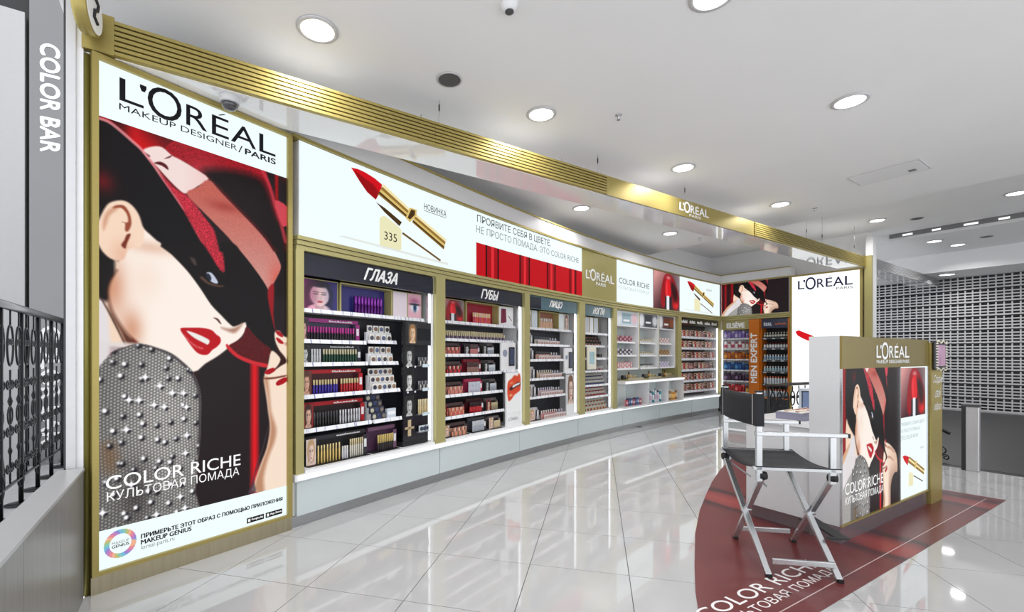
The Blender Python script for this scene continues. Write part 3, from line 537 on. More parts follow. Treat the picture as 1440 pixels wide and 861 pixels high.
for a, b in ((0.04, 2.07), (2.07, 4.09), (7.12, 9.2), (9.2, 11.22)):
    for k in range(7): cb('slat', GOLD, a+.001, b-.001, -0.012, 0.026, 3.02+k*SL+.0048, 3.02+(k+1)*SL-.0048)
FS = Flat((0, -0.002), 0)
logo_on(FS, 5.36, 5.98, 3.075, 3.20, 0.004, WPAINT, cn, bold=0.02)
text_on(FS, 'PARIS', 5.56, 5.80, 3.035, 3.065, 0.004, WPAINT, cn, bold=0.02)
for k, (x, y) in enumerate([(2.13, 0.04), (2.1, 0.32), (4.0, 0.04), (3.75, 0.32), (5.55, 0.05), (8.9, 0.05), (9.5, 0.05), (10.9, 0.05)]):
    t = MB().tube([(x, y, 3.215), (x, y, 3.43 if x < 8.5 else 3.75)], 0.0022, 6); w = t.build('suspension_wire', STEEL, cn, world=True)
    MB().lathe([(0.004, 0), (0.006, 0.01), (0.006, 0.05), (0.003, 0.06)], 8, (x, y, 3.34)).build('grip', MATTB, w, world=True)
# round sign on the end of the fascia
rs = thing('round_sign', 'round white sign with gold rim on the canopy end', 'sign', (-0.06, -0.13, 3.0))
RM = Matrix.Translation((-0.06, -0.16, 3.15)) @ Matrix.Rotation(math.radians(-9), 4, 'Z') @ Matrix.Rotation(PI/2, 4, 'Y')
MB().lathe([(0.118, -0.03), (0.125, -0.02), (0.125, 0.03), (0.118, 0.034)], 36, M=RM).build('rim', GOLD, rs, world=True)
MB().lathe([(0.112, 0.034), (0.112, 0.038)], 36, M=RM).build('face', WPAINT, rs, world=True)
mk = MB(); mk.tube([RM @ Vector((-.06, -.02, .041)), RM @ Vector((-.045, .03, .041)), RM @ Vector((-.01, .02, .041)), RM @ Vector((.01, -.02, .041)), RM @ Vector((.05, -.03, .041)), RM @ Vector((.06, .02, .041))], 0.009, 6)
mk.build('mark', MATTB, rs, world=True)
MB().box(-0.09, -0.045, -0.06, -0.012, 3.10, 3.20).build('bracket', GOLD, rs, world=True)

# ---- second, grey canopy of the neighbouring front beyond the end column
cg = thing('canopy', 'grey slatted canopy fascia of the neighbouring front beside the end column', 'canopy', (13.6, -0.05, 3.02))
GREYS = flat((178, 178, 180), 0.3, 0.4)
MB().box(11.62, 15.9, -0.03, 0.3, 3.02, 3.06).build('soffit', GLOSSW, cg, world=True); MB().box(11.62, 15.9, -0.025, -0.02, 3.03, 3.2).build('fascia_core', GREYS, cg, world=True)
for k in range(7): MB().box(11.62, 15.9, -0.055, -0.025, 3.02+k*SL+.005, 3.02+(k+1)*SL-.005).build('slat', GREYS, cg, world=True)
# ---- end column
ec = thing('end_column', 'slim gold and white column at the far end of the canopy', 'column', (11.42, -0.04, 0))
MB().box(11.30, 11.37, -0.09, 0.02, 0, 3.235).build('gold_face', GOLDP, ec, world=True); MB().box(11.37, 11.56, -0.09, 0.02, 0, 3.6).build('white_face', WHITE, ec, world=True)
# ---- left column beside the big poster
lc = thing('column', 'tall pale metal column beside the big hat poster', 'column', (-0.12, 0.06, 0))
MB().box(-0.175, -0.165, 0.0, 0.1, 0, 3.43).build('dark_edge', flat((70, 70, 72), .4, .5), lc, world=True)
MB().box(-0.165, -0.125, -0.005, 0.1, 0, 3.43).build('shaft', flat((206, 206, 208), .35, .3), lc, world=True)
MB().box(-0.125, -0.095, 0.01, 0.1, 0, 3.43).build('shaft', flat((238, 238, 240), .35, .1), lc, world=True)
MB().lathe([(0.016, 0), (0.016, 3.0)], 12, (-0.082, 0.02, 0.0)).build('gold_tube', flat((128, 120, 58), .35, .5), lc, world=True)
# ---- parapet with wood-look cladding, left
LAM = mat('grey_oak_laminate', (132, 130, 128), 0.35, noise=0.16, nscale=5, stretch=(14, 14, 0.7))
pp = thing('parapet', 'low parapet clad in grey wood grain boards beside the column', 'parapet', (-0.14, -1.5, 0))
MB().box(-0.19, -0.105, -4.4, -0.02, 0, 0.70).build('core', flat((120, 120, 121)), pp, world=True)
for k in range(8): MB().box(-0.105, -0.09, -0.022-0.55*(k+1)+.003, -0.022-0.55*k, 0.0, 0.70).build('board', LAM, pp, world=True)
MB().box(-0.195, -0.085, -4.4, -0.02, 0.70, 0.715).build('cap', flat((170, 170, 171), .3), pp, world=True)
# ---- far left: dark wall, white panel and mirror-glass sign panel
MB().box(-4.5, -0.55, 4.33, 4.43, 0, 6.5).build('wall_left', flat((40, 40, 42), .5), kind='structure')
MB().box(-1.75, -1.225, 4.22, 4.30, 0, 5.42).build('light_panel', mat('soft_white_panel', (176, 176, 177), .4, noise=.02), label='tall plain white wall panel left of the mirrored sign', cat='panel')
sg = thing('sign_panel', 'tall mirrored grey sign panel lettered COLOR BAR twice from top to bottom', 'sign', (-1.01, 4.22, 0))
MIR = mat('smoked_mirror', (128, 128, 130), 0.1, 0.6, noise=0.05, nscale=1)
MB().box(-1.185, -0.835, 4.22, 4.30, 0, 6.4).build('panel', MIR, sg, world=True)
SF = Flat((-1.185, 4.22), 0)
for z0, z1 in ((3.80, 5.12), (0.25, 1.68)): text_on(SF, 'COLOR BAR', 0.10, 0.27, z0, z1, 0.004, WPAINT, sg, bold=0.03, rot=-90)
MB().box(-0.62, -0.55, 4.1, 4.2, 0, 6.4).build('dark_mullion', flat((48, 48, 50), .4, .4), label='dark metal mullion between mirrored sign and pale column', cat='mullion')

# ---- roller shutter across the way
sh = thing('roller_shutter', 'closed silver roller shutter of punched slats across the walkway', 'shutter', (16.0, -2.5, 0))
SHU = mat('shutter_steel', (206, 206, 207), 0.35, 0.35, noise=0.03)
vs0, vs1 = -7.2, 2.9; gp = 0.318; rp = 0.071
MB().box(18.85, 18.95, -7.5, 3.2, 0, 3.62).box(16.05, 18.85, 3.1, 3.2, 0, 3.62).box(16.05, 18.85, -7.5, -7.4, 0, 3.62).build('wall_right', flat((96, 96, 98), .6), kind='structure')
ng = 10; links = MB()
for g in range(ng):
    zb = 0.03+g*gp
    MB().box(15.985, 16.012, vs0, vs1, zb, zb+0.034).build('slat', SHU, sh, world=True)
    for k in range(4):
        zz = zb+0.034+(k+1)*rp
        if k < 3: MB().box(15.99, 16.008, vs0, vs1, zz-0.028, zz).build('bar', SHU, sh, world=True)
        n = int((vs1-vs0)/0.123)
        for i in range(n):
            y = vs1-0.06-i*0.123-(0.06 if k % 2 else 0)*0
            links.box(15.992, 16.006, y-0.012, y+0.012, zb+0.034+k*rp, zb+0.034+(k+1)*rp-0.02)
lo = links.build('link_plates', SHU, sh, world=True); lo['kind'] = 'stuff'
MB().box(15.98, 16.02, vs0, vs1, 0.0, 0.03).build('bottom_rail', flat((170, 170, 172), .4, .5), sh, world=True)
for y in (vs0-0.04, vs1+0.04): MB().box(15.96, 16.04, y-0.04, y+0.04, 0, 3.22).build('guide_rail', STEEL, sh, world=True)

# ================================================================ CEILING FIXTURES
CAN = flat((206, 206, 208), .35, .2)
def downlight(x, y, z, r=0.105, tilt=None, power=DOWNLIGHT_W, label='white recessed downlight in the plaster ceiling', group='ceiling downlights'):
    t = thing('downlight', label, 'downlight', (x, y, z), 0, group)
    MB().lathe([(r*1.0, -0.001), (r*1.22, -0.002), (r*1.24, -0.008), (r*1.0, -0.014), (r*.98, -0.012), (r*.98, -.001)], 28, cap=False).build('trim_ring', CAN, t)
    MB().lathe([(r*.97, -0.010), (r*.97, -0.006)], 28).build('diffuser', lit((255, 253, 248), 5.0), t)
    ld = bpy.data.lights.new('downlight_lamp', 'AREA'); ld.shape = 'DISK'; ld.size = r*1.8; ld.energy = power; ld.color = (1, .985, .96); ld.spread = math.radians(150)
    lo = bpy.data.objects.new('lamp', ld); C.objects.link(lo); lo.parent = t; lo.location = (0, 0, -0.02)
    return t
for x, w_ in ((1.09, 'just outside the canopy above the big hat poster'), (2.97, 'between the dark speaker and a sprinkler'), (5.04, 'above the logo on the canopy'), (7.30, 'by the sprinkler near the ceiling step')): downlight(x, -0.26, HC, label='round downlight '+w_, group='downlights along the canopy')
for x, w_ in ((2.95, 'out in the aisle ceiling beyond the smoke detector'), (4.97, 'out in the aisle ceiling before the access panel')): downlight(x, -1.80, HC, label='round downlight '+w_, group='downlights over the aisle')
for x, y in ((5.11, 1.36), (7.36, 1.49)): downlight(x, y, HC, label='round downlight behind the canopy above the shelves', group='downlights behind the canopy')
for x, y, z in ((10.75, -0.33, 3.749), (10.75, -1.95, 3.749), (12.95, -0.6, 3.619), (13.75, -0.78, 3.619)): downlight(x, y, z, label='round downlight in the raised ceiling by the shutter', group='downlights by the shutter')
downlight(15.1, -0.35, 3.199, 0.13, label='round downlight under the bulkhead at the shutter top', group='bulkhead downlight', power=12)
def speaker(x, y, z, lab):
    t = thing('ceiling_speaker', lab, 'speaker', (x, y, z))
    MB().lathe([(0.085, -0.001), (0.098, -0.003), (0.098, -0.008), (0.085, -0.010)], 28, cap=False).build('ring', CAN, t)
    MB().lathe([(0.084, -0.009), (0.084, -0.004)], 28).build('grille', mat('speaker_mesh', (92, 92, 94), .6, noise=.3, nscale=120), t)
speaker(2.06, -0.26, HC, 'dark round ceiling speaker above the canopy wires'); speaker(11.2, -0.75, 3.749, 'dark flat ceiling speaker in the raised ceiling')
speaker(13.3, -1.25, 3.619, 'dark flat ceiling speaker near the slot diffuser')
t = thing('smoke_detector', 'white round smoke detector on the aisle ceiling', 'detector', (2.0, -1.10, HC))
MB().lathe([(0.055, 0), (0.055, -0.012), (0.045, -0.02), (0.042, -0.035), (0.025, -0.045)], 24).build('base', WHITE, t); MB().lathe([(0.026, -0.044), (0.026, -0.05), (0.012, -0.055)], 20).build('sensor', flat((70, 70, 72)), t)
def sprinkler(x, y, z, lab):
    t = thing('sprinkler', lab, 'sprinkler', (x, y, z))
    MB().lathe([(0.03, 0), (0.028, -0.006), (0.008, -0.008), (0.008, -0.03), (0.005, -0.04)], 16).build('escutcheon', CHROME, t); MB().lathe([(0.016, -0.045), (0.016, -0.042)], 12).build('deflector', STEEL, t)
    MB().box(-0.012, -0.009, -0.002, 0.002, -0.043, -0.012).box(0.009, 0.012, -0.002, 0.002, -0.043, -0.012).build('frame', STEEL, t)
sprinkler(3.55, -0.61, HC, 'chrome sprinkler between two aisle downlights'); sprinkler(7.9, -0.45, HC, 'chrome sprinkler near the ceiling step'); sprinkler(8.1, 1.4, HC, 'chrome sprinkler behind the canopy')
t = thing('access_panel', 'square white access panel in the aisle ceiling', 'panel', (7.15, -1.45, HC))
MB().box(-0.22, 0.22, -0.32, 0.32, -0.012, 0).build('frame', flat((205, 205, 206), .5), t); MB().box(-0.2, 0.2, -0.3, 0.3, -0.016, -0.012).build('door', WHITE, t)
MB().box(0.05, 0.12, -0.22, -0.16, -0.022, -0.016).build('latch', flat((150, 150, 152), .4, .4), t)
t = thing('slot_diffuser', 'long dark slot diffuser with white dashes across the raised ceiling', 'diffuser', (12.25, -2.5, 3.70))
MB().box(-0.02, 0.02, -4.8, 2.4, -0.03, 0.05).build('slot', flat((120, 120, 122)), t)
r3 = random.Random(4)
for k in range(14):
    y = 2.2-k*0.42; l = r3.uniform(.1, .3); MB().box(-0.024, -0.02, y-l, y, -0.02, 0.015).build('lit_dash', lit((250, 250, 250), 1.2), t)
# dome camera under the canopy
t = thing('dome_camera', 'white dome security camera under the gold canopy', 'camera', (0.62, 0.10, 3.02))
MB().lathe([(0.06, 0), (0.062, -0.01), (0.06, -0.035), (0.052, -0.048)], 28).build('housing', flat((214, 214, 216), .35), t)
MB().lathe([(0.05, -0.046), (0.047, -0.062), (0.036, -0.078), (0.018, -0.087), (0.004, -0.089)], 24).build('dome', mat('smoked_dome', (70, 70, 74), .06, noise=.02, coat=.8), t)
MB().lathe([(0.052, -0.040), (0.055, -0.044), (0.052, -0.049)], 28, cap=False).build('ring', flat((160, 160, 164), .3, .4), t)

# ================================================================ LIGHT BOXES AND POSTERS
LW = lit((238, 250, 251), 1.0); INK = lit((22, 22, 26), 1.0); GREYINK = lit((120, 126, 130), 1.0); LWHITE = lit((250, 250, 250), 1.0)
# ---- the big hat poster
A1 = math.atan2(.423, 1.13)
bp = thing('poster_lightbox', 'tall gold framed backlit poster of a woman in a red hat', 'lightbox', (-0.07, -0.01, 0), A1)
PF = Flat((-0.07, -0.01), A1)
MB().box(0.02, 1.19, 0.02, 0.14, 0.10, 3.0).build('housing', WHITE, bp)
MB().box(0.012, 0.042, -0.012, 0.14, 0.10, 3.015).build('frame_side', GOLD, bp); MB().box(1.17, 1.206, -0.012, 0.14, 0.10, 3.015).build('frame_side', GOLD, bp)
MB().box(0.042, 1.17, -0.012, 0.14, 2.985, 3.015).build('frame_top', GOLD, bp); MB().box(0.042, 1.17, -0.012, 0.14, 0.10, 0.122).build('frame_bottom', GOLD, bp)
MB().box(0.008, 1.206, -0.006, 0.14, 0.0, 0.10).build('base', BRUSH, bp)
pa0, pa1, pz0, pz1 = 0.042, 1.17, 0.122, 2.985; pw_, ph_ = pa1-pa0, pz1-pz0
def pS(s): return pa0+s*pw_
def pT(t): return pz1-t*ph_
quad_on(PF, pa0, pa1, pT(.108), pz1, -0.012, LW, bp, 'top_band'); quad_on(PF, pa0, pa1, pz0, pT(.923), -0.012, LW, bp, 'bottom_band')
grid_print(PF, pa0, pa1, pT(.923), pT(.108), 270, 560, paint_woman, -0.012, bp, 'photograph', PRINT_LIT, 0, 1, .108, .923)
D = -0.0105
logo_on(PF, pS(.087), pS(.922), pT(.0667), pT(.0047), D, INK, bp)
text_on(PF, 'MAKEUP DESIGNER', pS(.086), pS(.675), pT(.082), pT(.069), D, INK, bp); text_on(PF, '/', pS(.682), pS(.708), pT(.084), pT(.066), D, INK, bp)
text_on(PF, 'PARIS', pS(.724), pS(.922), pT(.083), pT(.069), D, INK, bp, bold=.03)
text_on(PF, 'COLOR RICHE', pS(.032), pS(.695), pT(.845), pT(.818), D, LWHITE, bp, bold=.004); text_on(PF, 'КУЛЬТОВАЯ ПОМАДА', pS(.036), pS(.687), pT(.872), pT(.849), D, LWHITE, bp, bold=-.012)
text_on(PF, 'ПРИМЕРЬТЕ ЭТОТ ОБРАЗ С ПОМОЩЬЮ ПРИЛОЖЕНИЯ', pS(.18), pS(.97), pT(.961), pT(.950), D, INK, bp, bold=.03)
text_on(PF, 'MAKEUP GENIUS', pS(.18), pS(.42), pT(.9715), pT(.962), D, INK, bp, bold=.03); text_on(PF, 'loreal-paris.ru', pS(.18), pS(.335), pT(.985), pT(.973), D, GREYINK, bp)
for s0, s1, tx in ((.734, .844, 'Google play'), (.855, .968, 'App Store')):
    b = quad_on(PF, pS(s0), pS(s1), pT(.993), pT(.980), D, INK, bp, 'store_badge'); text_on(PF, tx, pS(s0+.03), pS(s1-.006), pT(.9895), pT(.983), D+.0008, LWHITE, b, bold=.02)
    quad_on(PF, pS(s0+.008), pS(s0+.022), pT(.990), pT(.983), D+.0008, LWHITE, b, 'badge_icon')
gl = MB(); gcols = [(120, 190, 220), (150, 140, 210), (200, 130, 190), (230, 140, 150), (240, 180, 150), (190, 190, 120), (140, 200, 180)]
for k in range(26):
    a = 2*PI*k/26; cx, cz = pS(.0915)+.058*math.cos(a), pT(.957)+.062*math.sin(a)
    r = .020; gl.add([PF.map(cx+r*math.cos(q*PI/6), cz+r*math.sin(q*PI/6), D+.0002+.00003*k) for q in range(12)], [tuple(range(12))], k % 7)
gb = gl.build('app_emblem', [lit(c, .95) for c in gcols], bp, world=True)
mb = MB(); mb.add([PF.map(pS(.0915)+.052*math.cos(q*PI/12), pT(.957)+.056*math.sin(q*PI/12), D+.0014) for q in range(24)], [tuple(range(24))]); mb.build('emblem_disc', LW, gb, world=True)
text_on(PF, 'MAKEUP', pS(.056), pS(.127), pT(.9565), pT(.951), D+.002, GREYINK, gb); text_on(PF, 'GENIUS', pS(.056), pS(.127), pT(.9635), pT(.958), D+.002, INK, gb, bold=.02)

# ---- curved banner over the first bays
def wall_lightbox(name, label, u0, u1, m, z0=2.258, z1=3.003):
    t = thing(name, label, 'lightbox', (0.5*(u0+u1), W(.5*(u0+u1)), z0))
    mb = MB(); strip(mb, u0, u1, -0.25, -0.002, z0, z1); mb.build('housing', WHITE, t, world=True)
    n = max(1, int((u1-u0)/.25)); quad_on(WS, u0+.006, u1-.006, z0+.002, z1-.002, 0.0, m, t, 'face', n)
    return t
lb = wall_lightbox('banner_lightbox', 'long curved white light box with a lying red lipstick and red tubes', 1.115, 5.585, LW)
GL = [lit(c) for c in ((148, 112, 48), (214, 188, 112), (70, 48, 20), (238, 224, 170), (110, 82, 36))]
def lipstick_print(S2, t, o=0.0, stand=True):
    def P(pts, m, name, d): return poly_on(WS, [S2(p) for p in pts], d, m, t, name)
    RD = lit((206, 10, 26)); RD2 = lit((150, 6, 16))
    if stand:
        P([(1.45, 2.33), (2.75, 2.30), (2.75, 2.325), (1.5, 2.345)], lit((224, 228, 222)), 'printed_shadow', .004)
        P([(1.867, 2.587), (1.90, 2.615), (1.935, 2.62), (2.068, 2.567), (2.119, 2.54), (2.118, 2.35), (2.085, 2.322), (1.907, 2.318), (1.867, 2.342)], lit((232, 228, 186)), 'printed_block', .006)
        P([(1.825, 2.723), (1.931, 2.693), (2.124, 2.611), (2.093, 2.567), (1.919, 2.656)], GL[2], 'printed_bar', .007)
        P([(2.135, 2.52), (2.64, 2.34), (2.63, 2.321), (2.125, 2.50)], GL[4], 'printed_line', .007)
    P([(1.571, 2.946), (1.64, 2.957), (1.711, 2.953), (1.813, 2.933), (1.895, 2.901), (1.876, 2.836), (1.825, 2.742), (1.733, 2.783), (1.656, 2.854)], RD, 'printed_bullet', .007)
    P([(1.60, 2.935), (1.70, 2.90), (1.80, 2.87), (1.86, 2.82), (1.825, 2.745), (1.733, 2.785), (1.656, 2.856)], RD2, 'printed_bullet_shade', .008)
    for q0, q1, m in ((0, .25, 3), (.25, .5, 0), (.5, .72, 1), (.72, .88, 2), (.88, 1, 0)):
        a, b, c, d = (1.907, 2.911), (2.239, 2.755), (2.172, 2.669), (1.848, 2.798)
        f = lambda p, q, k: (p[0]+(q[0]-p[0])*k, p[1]+(q[1]-p[1])*k)
        P([f(a, d, q0), f(b, c, q0), f(b, c, q1), f(a, d, q1)], GL[m], 'printed_tube', .009)
        a, b, c, d = (2.302, 2.735), (2.715, 2.57), (2.68, 2.456), (2.247, 2.641)
        P([f(a, d, q0), f(b, c, q0), f(b, c, q1), f(a, d, q1)], GL[m], 'printed_tube', .009)
    P([(2.22, 2.778), (2.307, 2.78), (2.302, 2.714), (2.22, 2.634), (2.166, 2.663)], GL[1], 'printed_collar', .010)
    P([(2.235, 2.765), (2.285, 2.765), (2.28, 2.72), (2.22, 2.66), (2.19, 2.672)], GL[2], 'printed_collar', .011)
lipstick_print(lambda p: p, lb)
text_on(WS, '335', 1.914, 2.06, 2.402, 2.478, .012, INK, lb)
text_on(WS, 'НОВИНКА', 2.406, 2.718, 2.812, 2.876, .008, INK, lb); quad_on(WS, 2.406, 2.718, 2.797, 2.802, .008, INK, lb, 'underline')
text_on(WS, 'ПРОЯВИТЕ СЕБЯ В ЦВЕТЕ.', 3.211, 4.736, 2.862, 2.965, .008, INK, lb); text_on(WS, 'НЕ ПРОСТО ПОМАДА. ЭТО COLOR RICHE', 3.197, 5.477, 2.738, 2.838, .008, lit((128, 134, 138)), lb)
quad_on(WS, 3.20, 5.579, 2.262, 2.640, .004, lit((188, 10, 24)), lb, 'printed_tube_row', 9)
for a, b in ((3.374, 3.592), (4.032, 4.233), (4.657, 4.844), (5.238, 5.398)):
    quad_on(WS, a, b, 2.262, 2.640, .006, lit((160, 8, 20)), lb, 'printed_gap')
    for e in (a, b): quad_on(WS, e-.014, e+.014, 2.262, 2.640, .008, lit((40, 6, 10)), lb, 'printed_seam')
    quad_on(WS, .5*(a+b)-.02, .5*(a+b)+.03, 2.262, 2.640, .007, lit((222, 40, 50)), lb, 'printed_sheen')
# ---- gold panel and the far boxes
gp_ = thing('gold_sign', 'square gold wall sign with white logo above the nail bay', 'sign', (6.12, W(6.12), 2.258))
mb = MB(); strip(mb, 5.595, 6.665, -0.25, 0.004, 2.258, 3.003); mb.build('panel', mat('painted_gold_panel', (168, 158, 98), .4, .25, noise=.02), gp_, world=True)
logo_on(WS, 5.685, 6.57, 2.545, 2.72, .010, WPAINT, gp_, bold=.02); text_on(WS, 'PARIS', 5.99, 6.30, 2.475, 2.528, .010, WPAINT, gp_, bold=.03)
l3 = wall_lightbox('wall_lightbox', 'plain white light box lettered COLOR RICHE beside the gold sign', 6.675, 8.02, LW)
text_on(WS, 'COLOR RICHE', 6.75, 7.86, 2.60, 2.70, .006, lit((70, 74, 78)), l3); text_on(WS, 'КУЛЬТОВАЯ ПОМАДА', 6.75, 7.86, 2.49, 2.56, .006, lit((186, 194, 196)), l3)
l4 = wall_lightbox('wall_lightbox', 'dark light box with a close up of red lips', 8.03, 9.13, lit((60, 26, 34)))
grid_print(WS, 8.04, 9.12, 2.262, 2.999, 60, 46, paint_lips, 0.004, l4, 'photograph', PRINT_LIT)
l5 = wall_lightbox('wall_lightbox', 'white light box with a lying lipstick next to the shop corner', 9.14, 11.03, LW)
lipstick_print(lambda p: (9.46+(p[0]-1.571)*1.10, 2.93+(p[1]-2.946)*1.0), l5)
text_on(WS, 'НОВИНКА', 10.35, 10.62, 2.80, 2.85, .008, GREYINK, l5)
# ---- end wall: landscape hat poster and the tall white panel
hp = thing('wall_lightbox', 'landscape backlit poster of the woman in the hat on the end wall', 'lightbox', (PB[0], PB[1], 2.258), AB)
MB().box(0.02, 1.43, 0.004, 0.25, 0.0, 0.745).build('housing', WHITE, hp)
grid_print(BW, 0.03, 1.42, 2.262, 3.0, 210, 112, lambda S, T: paint_woman(S, T, .15), -0.002, hp, 'photograph', PRINT_LIT, -.66, 1.68, .226, .732)
wp = thing('poster_lightbox', 'tall glowing white panel with dark logo and a red lipstick tip', 'lightbox', (PB[0]+math.cos(AB)*1.46, PB[1]+math.sin(AB)*1.46, 0), AB)
MB().box(0.0, 1.17, 0.0, 0.16, 0.10, 3.0).build('housing', WHITE, wp); MB().box(0.0, 1.19, -0.006, 0.16, 0, 0.10).build('base', BRUSH, wp)
MB().box(-0.02, 0.02, -0.014, 0.16, 0.1, 3.02).build('frame_side', GOLD, wp); MB().box(1.15, 1.19, -0.014, 0.16, 0.1, 3.02).build('frame_side', GOLD, wp); MB().box(0.02, 1.15, -0.014, 0.16, 2.985, 3.02).build('frame_top', GOLD, wp)
quad_on(BW, 1.48, 2.61, 0.12, 2.985, 0.002, lit((250, 253, 253), 1.15), wp, 'face')
logo_on(BW, 1.59, 2.50, 2.70, 2.94, .005, lit((28, 28, 62)), wp, bold=.005); text_on(BW, 'PARIS', 2.24, 2.50, 2.64, 2.685, .005, lit((60, 60, 84)), wp)
text_on(BW, 'MAKEUP DESIGNER', 1.60, 2.20, 2.65, 2.68, .005, lit((214, 220, 224)), wp)
poly_on(BW, [(1.54, 1.83), (1.60, 1.86), (1.72, 1.80), (1.84, 1.74), (1.80, 1.62), (1.68, 1.68), (1.58, 1.75)], .005, lit((214, 22, 32)), wp, 'printed_bullet')
poly_on(BW, [(1.84, 1.74), (2.4, 1.34), (2.34, 1.2), (1.80, 1.62)], .004, lit((190, 160, 90)), wp, 'printed_tube')

# ================================================================ PRODUCTS (one shared mesh per kind, one object per piece)
PM = {}
def tube_me(body, cap, r=0.0095, h=0.12, cf=0.42, metal=(0, 0)):
    k = ('t', body, cap, r, h, cf, metal)
    if k not in PM:
        zc = h*(1-cf)
        PM[k] = MB().lathe([(r*.92, 0), (r, 0.003), (r, zc-.002), (r*.8, zc), (r*.86, zc+.001), (r*.9, h-.002), (r*.75, h)], 8, mis=[0, 0, 0, 1, 1, 1]).mesh('tube', [flat(body, .3, metal[0]), flat(cap, .3, metal[1])])
    return PM[k]
def bottle_me(body, cap, label, w=0.03, d=0.02, h=0.17, ch=0.035, neck=.5):
    k = ('b', body, cap, label, w, d, h, ch, neck)
    if k not in PM:
        def ring(sc, z): return [(w*sc*math.cos(2*PI*i/10), d*sc*math.sin(2*PI*i/10), z) for i in range(10)]
        prof = [(.9, 0, 0), (1, .006, 0), (1, h*.2, 0), (1.01, h*.2+.001, 2), (1.01, h*.58, 2), (1, h*.58+.001, 0), (.95, h-ch-.018, 0), (neck, h-ch-.004, 0), (neck, h-ch, 1), (neck*1.2, h-ch+.001, 1), (neck*1.12, h, 1)]
        mb = MB(); vs = [p for s, z, m in prof for p in ring(s, z)]; fs = []; ms = []
        for q in range(len(prof)-1):
            for i in range(10):
                j = (i+1) % 10; fs.append((q*10+i, q*10+j, q*10+10+j, q*10+10+i)); ms.append(prof[q+1][2] if q not in (2, 4) else (2 if q == 2 else 0))
        mb.add(vs, fs, 0, True); mb.m[:] = ms; n = len(prof)-1
        mb.f += [tuple(range(9, -1, -1)), tuple(n*10+i for i in range(10))]; mb.m += [0, 1]; mb.s += [False, False]
        PM[k] = mb.mesh('bottle', [flat(body, .25), flat(cap, .3), flat(label, .4)])
    return PM[k]
def pack_me(c1, c2, w=0.06, d=0.03, h=0.1, band=(.35, .7)):
    k = ('p', c1, c2, w, d, h, band)
    if k not in PM:
        mb = MB().box(-w/2, w/2, -d/2, d/2, 0, h, 0).box(-w*.42, w*.42, -d/2-.0015, -d/2, h*band[0], h*band[1], 1)
        PM[k] = mb.mesh('pack', [flat(c1, .35), flat(c2, .35)])
    return PM[k]
def compact_me(card, pot):
    k = ('c', card, pot)
    if k not in PM:
        R = Matrix.Rotation(PI/2, 4, 'X')
        mb = MB().box(-.027, .027, 0, .012, 0, .062, 0).lathe([(.021, 0), (.021, .004), (.017, .006)], 10, mi=1, M=Matrix.Translation((0, 0, .03)) @ R)
        PM[k] = mb.mesh('compact', [flat(card, .3), flat(pot, .15)])
    return PM[k]
def nail_me(col, cap):
    k = ('n', col, cap)
    if k not in PM: PM[k] = MB().lathe([(.012, 0), (.0135, .003), (.0135, .03), (.007, .036), (.007, .037), (.0085, .038), (.007, .075)], 8, mis=[0, 0, 0, 1, 1, 1]).mesh('nail_polish', [flat(col, .12), flat(cap, .3)])
    return PM[k]
def jar_me(col, lid):
    k = ('j', col, lid)
    if k not in PM: PM[k] = MB().lathe([(.032, 0), (.037, .003), (.037, .042), (.038, .043), (.038, .07), (.034, .074)], 12, mis=[0, 0, 1, 1, 1]).mesh('jar', [flat(col, .3), flat(lid, .25)])
    return PM[k]
def blister_me(c1, c2):
    k = ('h', c1, c2)
    if k not in PM:
        mb = MB().box(-.036, .036, -.004, .004, 0, .15, 0).prism([(-.026, -.004), (-.018, -.022), (.018, -.022), (.026, -.004)], .02, .085, 1).box(-.03, .03, -.0055, -.004, .10, .135, 1)
        PM[k] = mb.mesh('blister_pack', [flat(c1, .35), flat(c2, .25)])
    return PM[k]
class Bay:
    def __init__(s, u0, u1, name, label, flatsurf=None):
        if flatsurf is None:
            a = (u0, W(u0)); b = (u1, W(u1)); s.p = a; s.ang = math.atan2(b[1]-a[1], b[0]-a[0]); s.L = math.hypot(b[0]-a[0], b[1]-a[1])
        else: s.p, s.ang, s.L = flatsurf
        s.root = thing(name, label, 'display', (s.p[0], s.p[1], 0), s.ang); s.M = FR[s.root.name]; s.surf = Flat(s.p, s.ang)
    def part(s, name, m, *a, parent=None): return MB().box(*a).build(name, m, parent or s.root)
    def put(s, name, me, x, y, z, label, cat, group, rz=0.0):
        p = s.M @ Vector((x, y, z+.0008)); return put(name, me, p, s.ang+rz, label=label, cat=cat, group=group)
    def row(s, name, mes, x0, x1, n, y, z, label, cat, group=None, jit=0.0):
        if not isinstance(mes, list): mes = [mes]
        for i in range(n):
            x = x0+(x1-x0)*(i+.5)/n; s.put(name, mes[i % len(mes)], x+random.uniform(-jit, jit), y, z, label, cat, group or label)
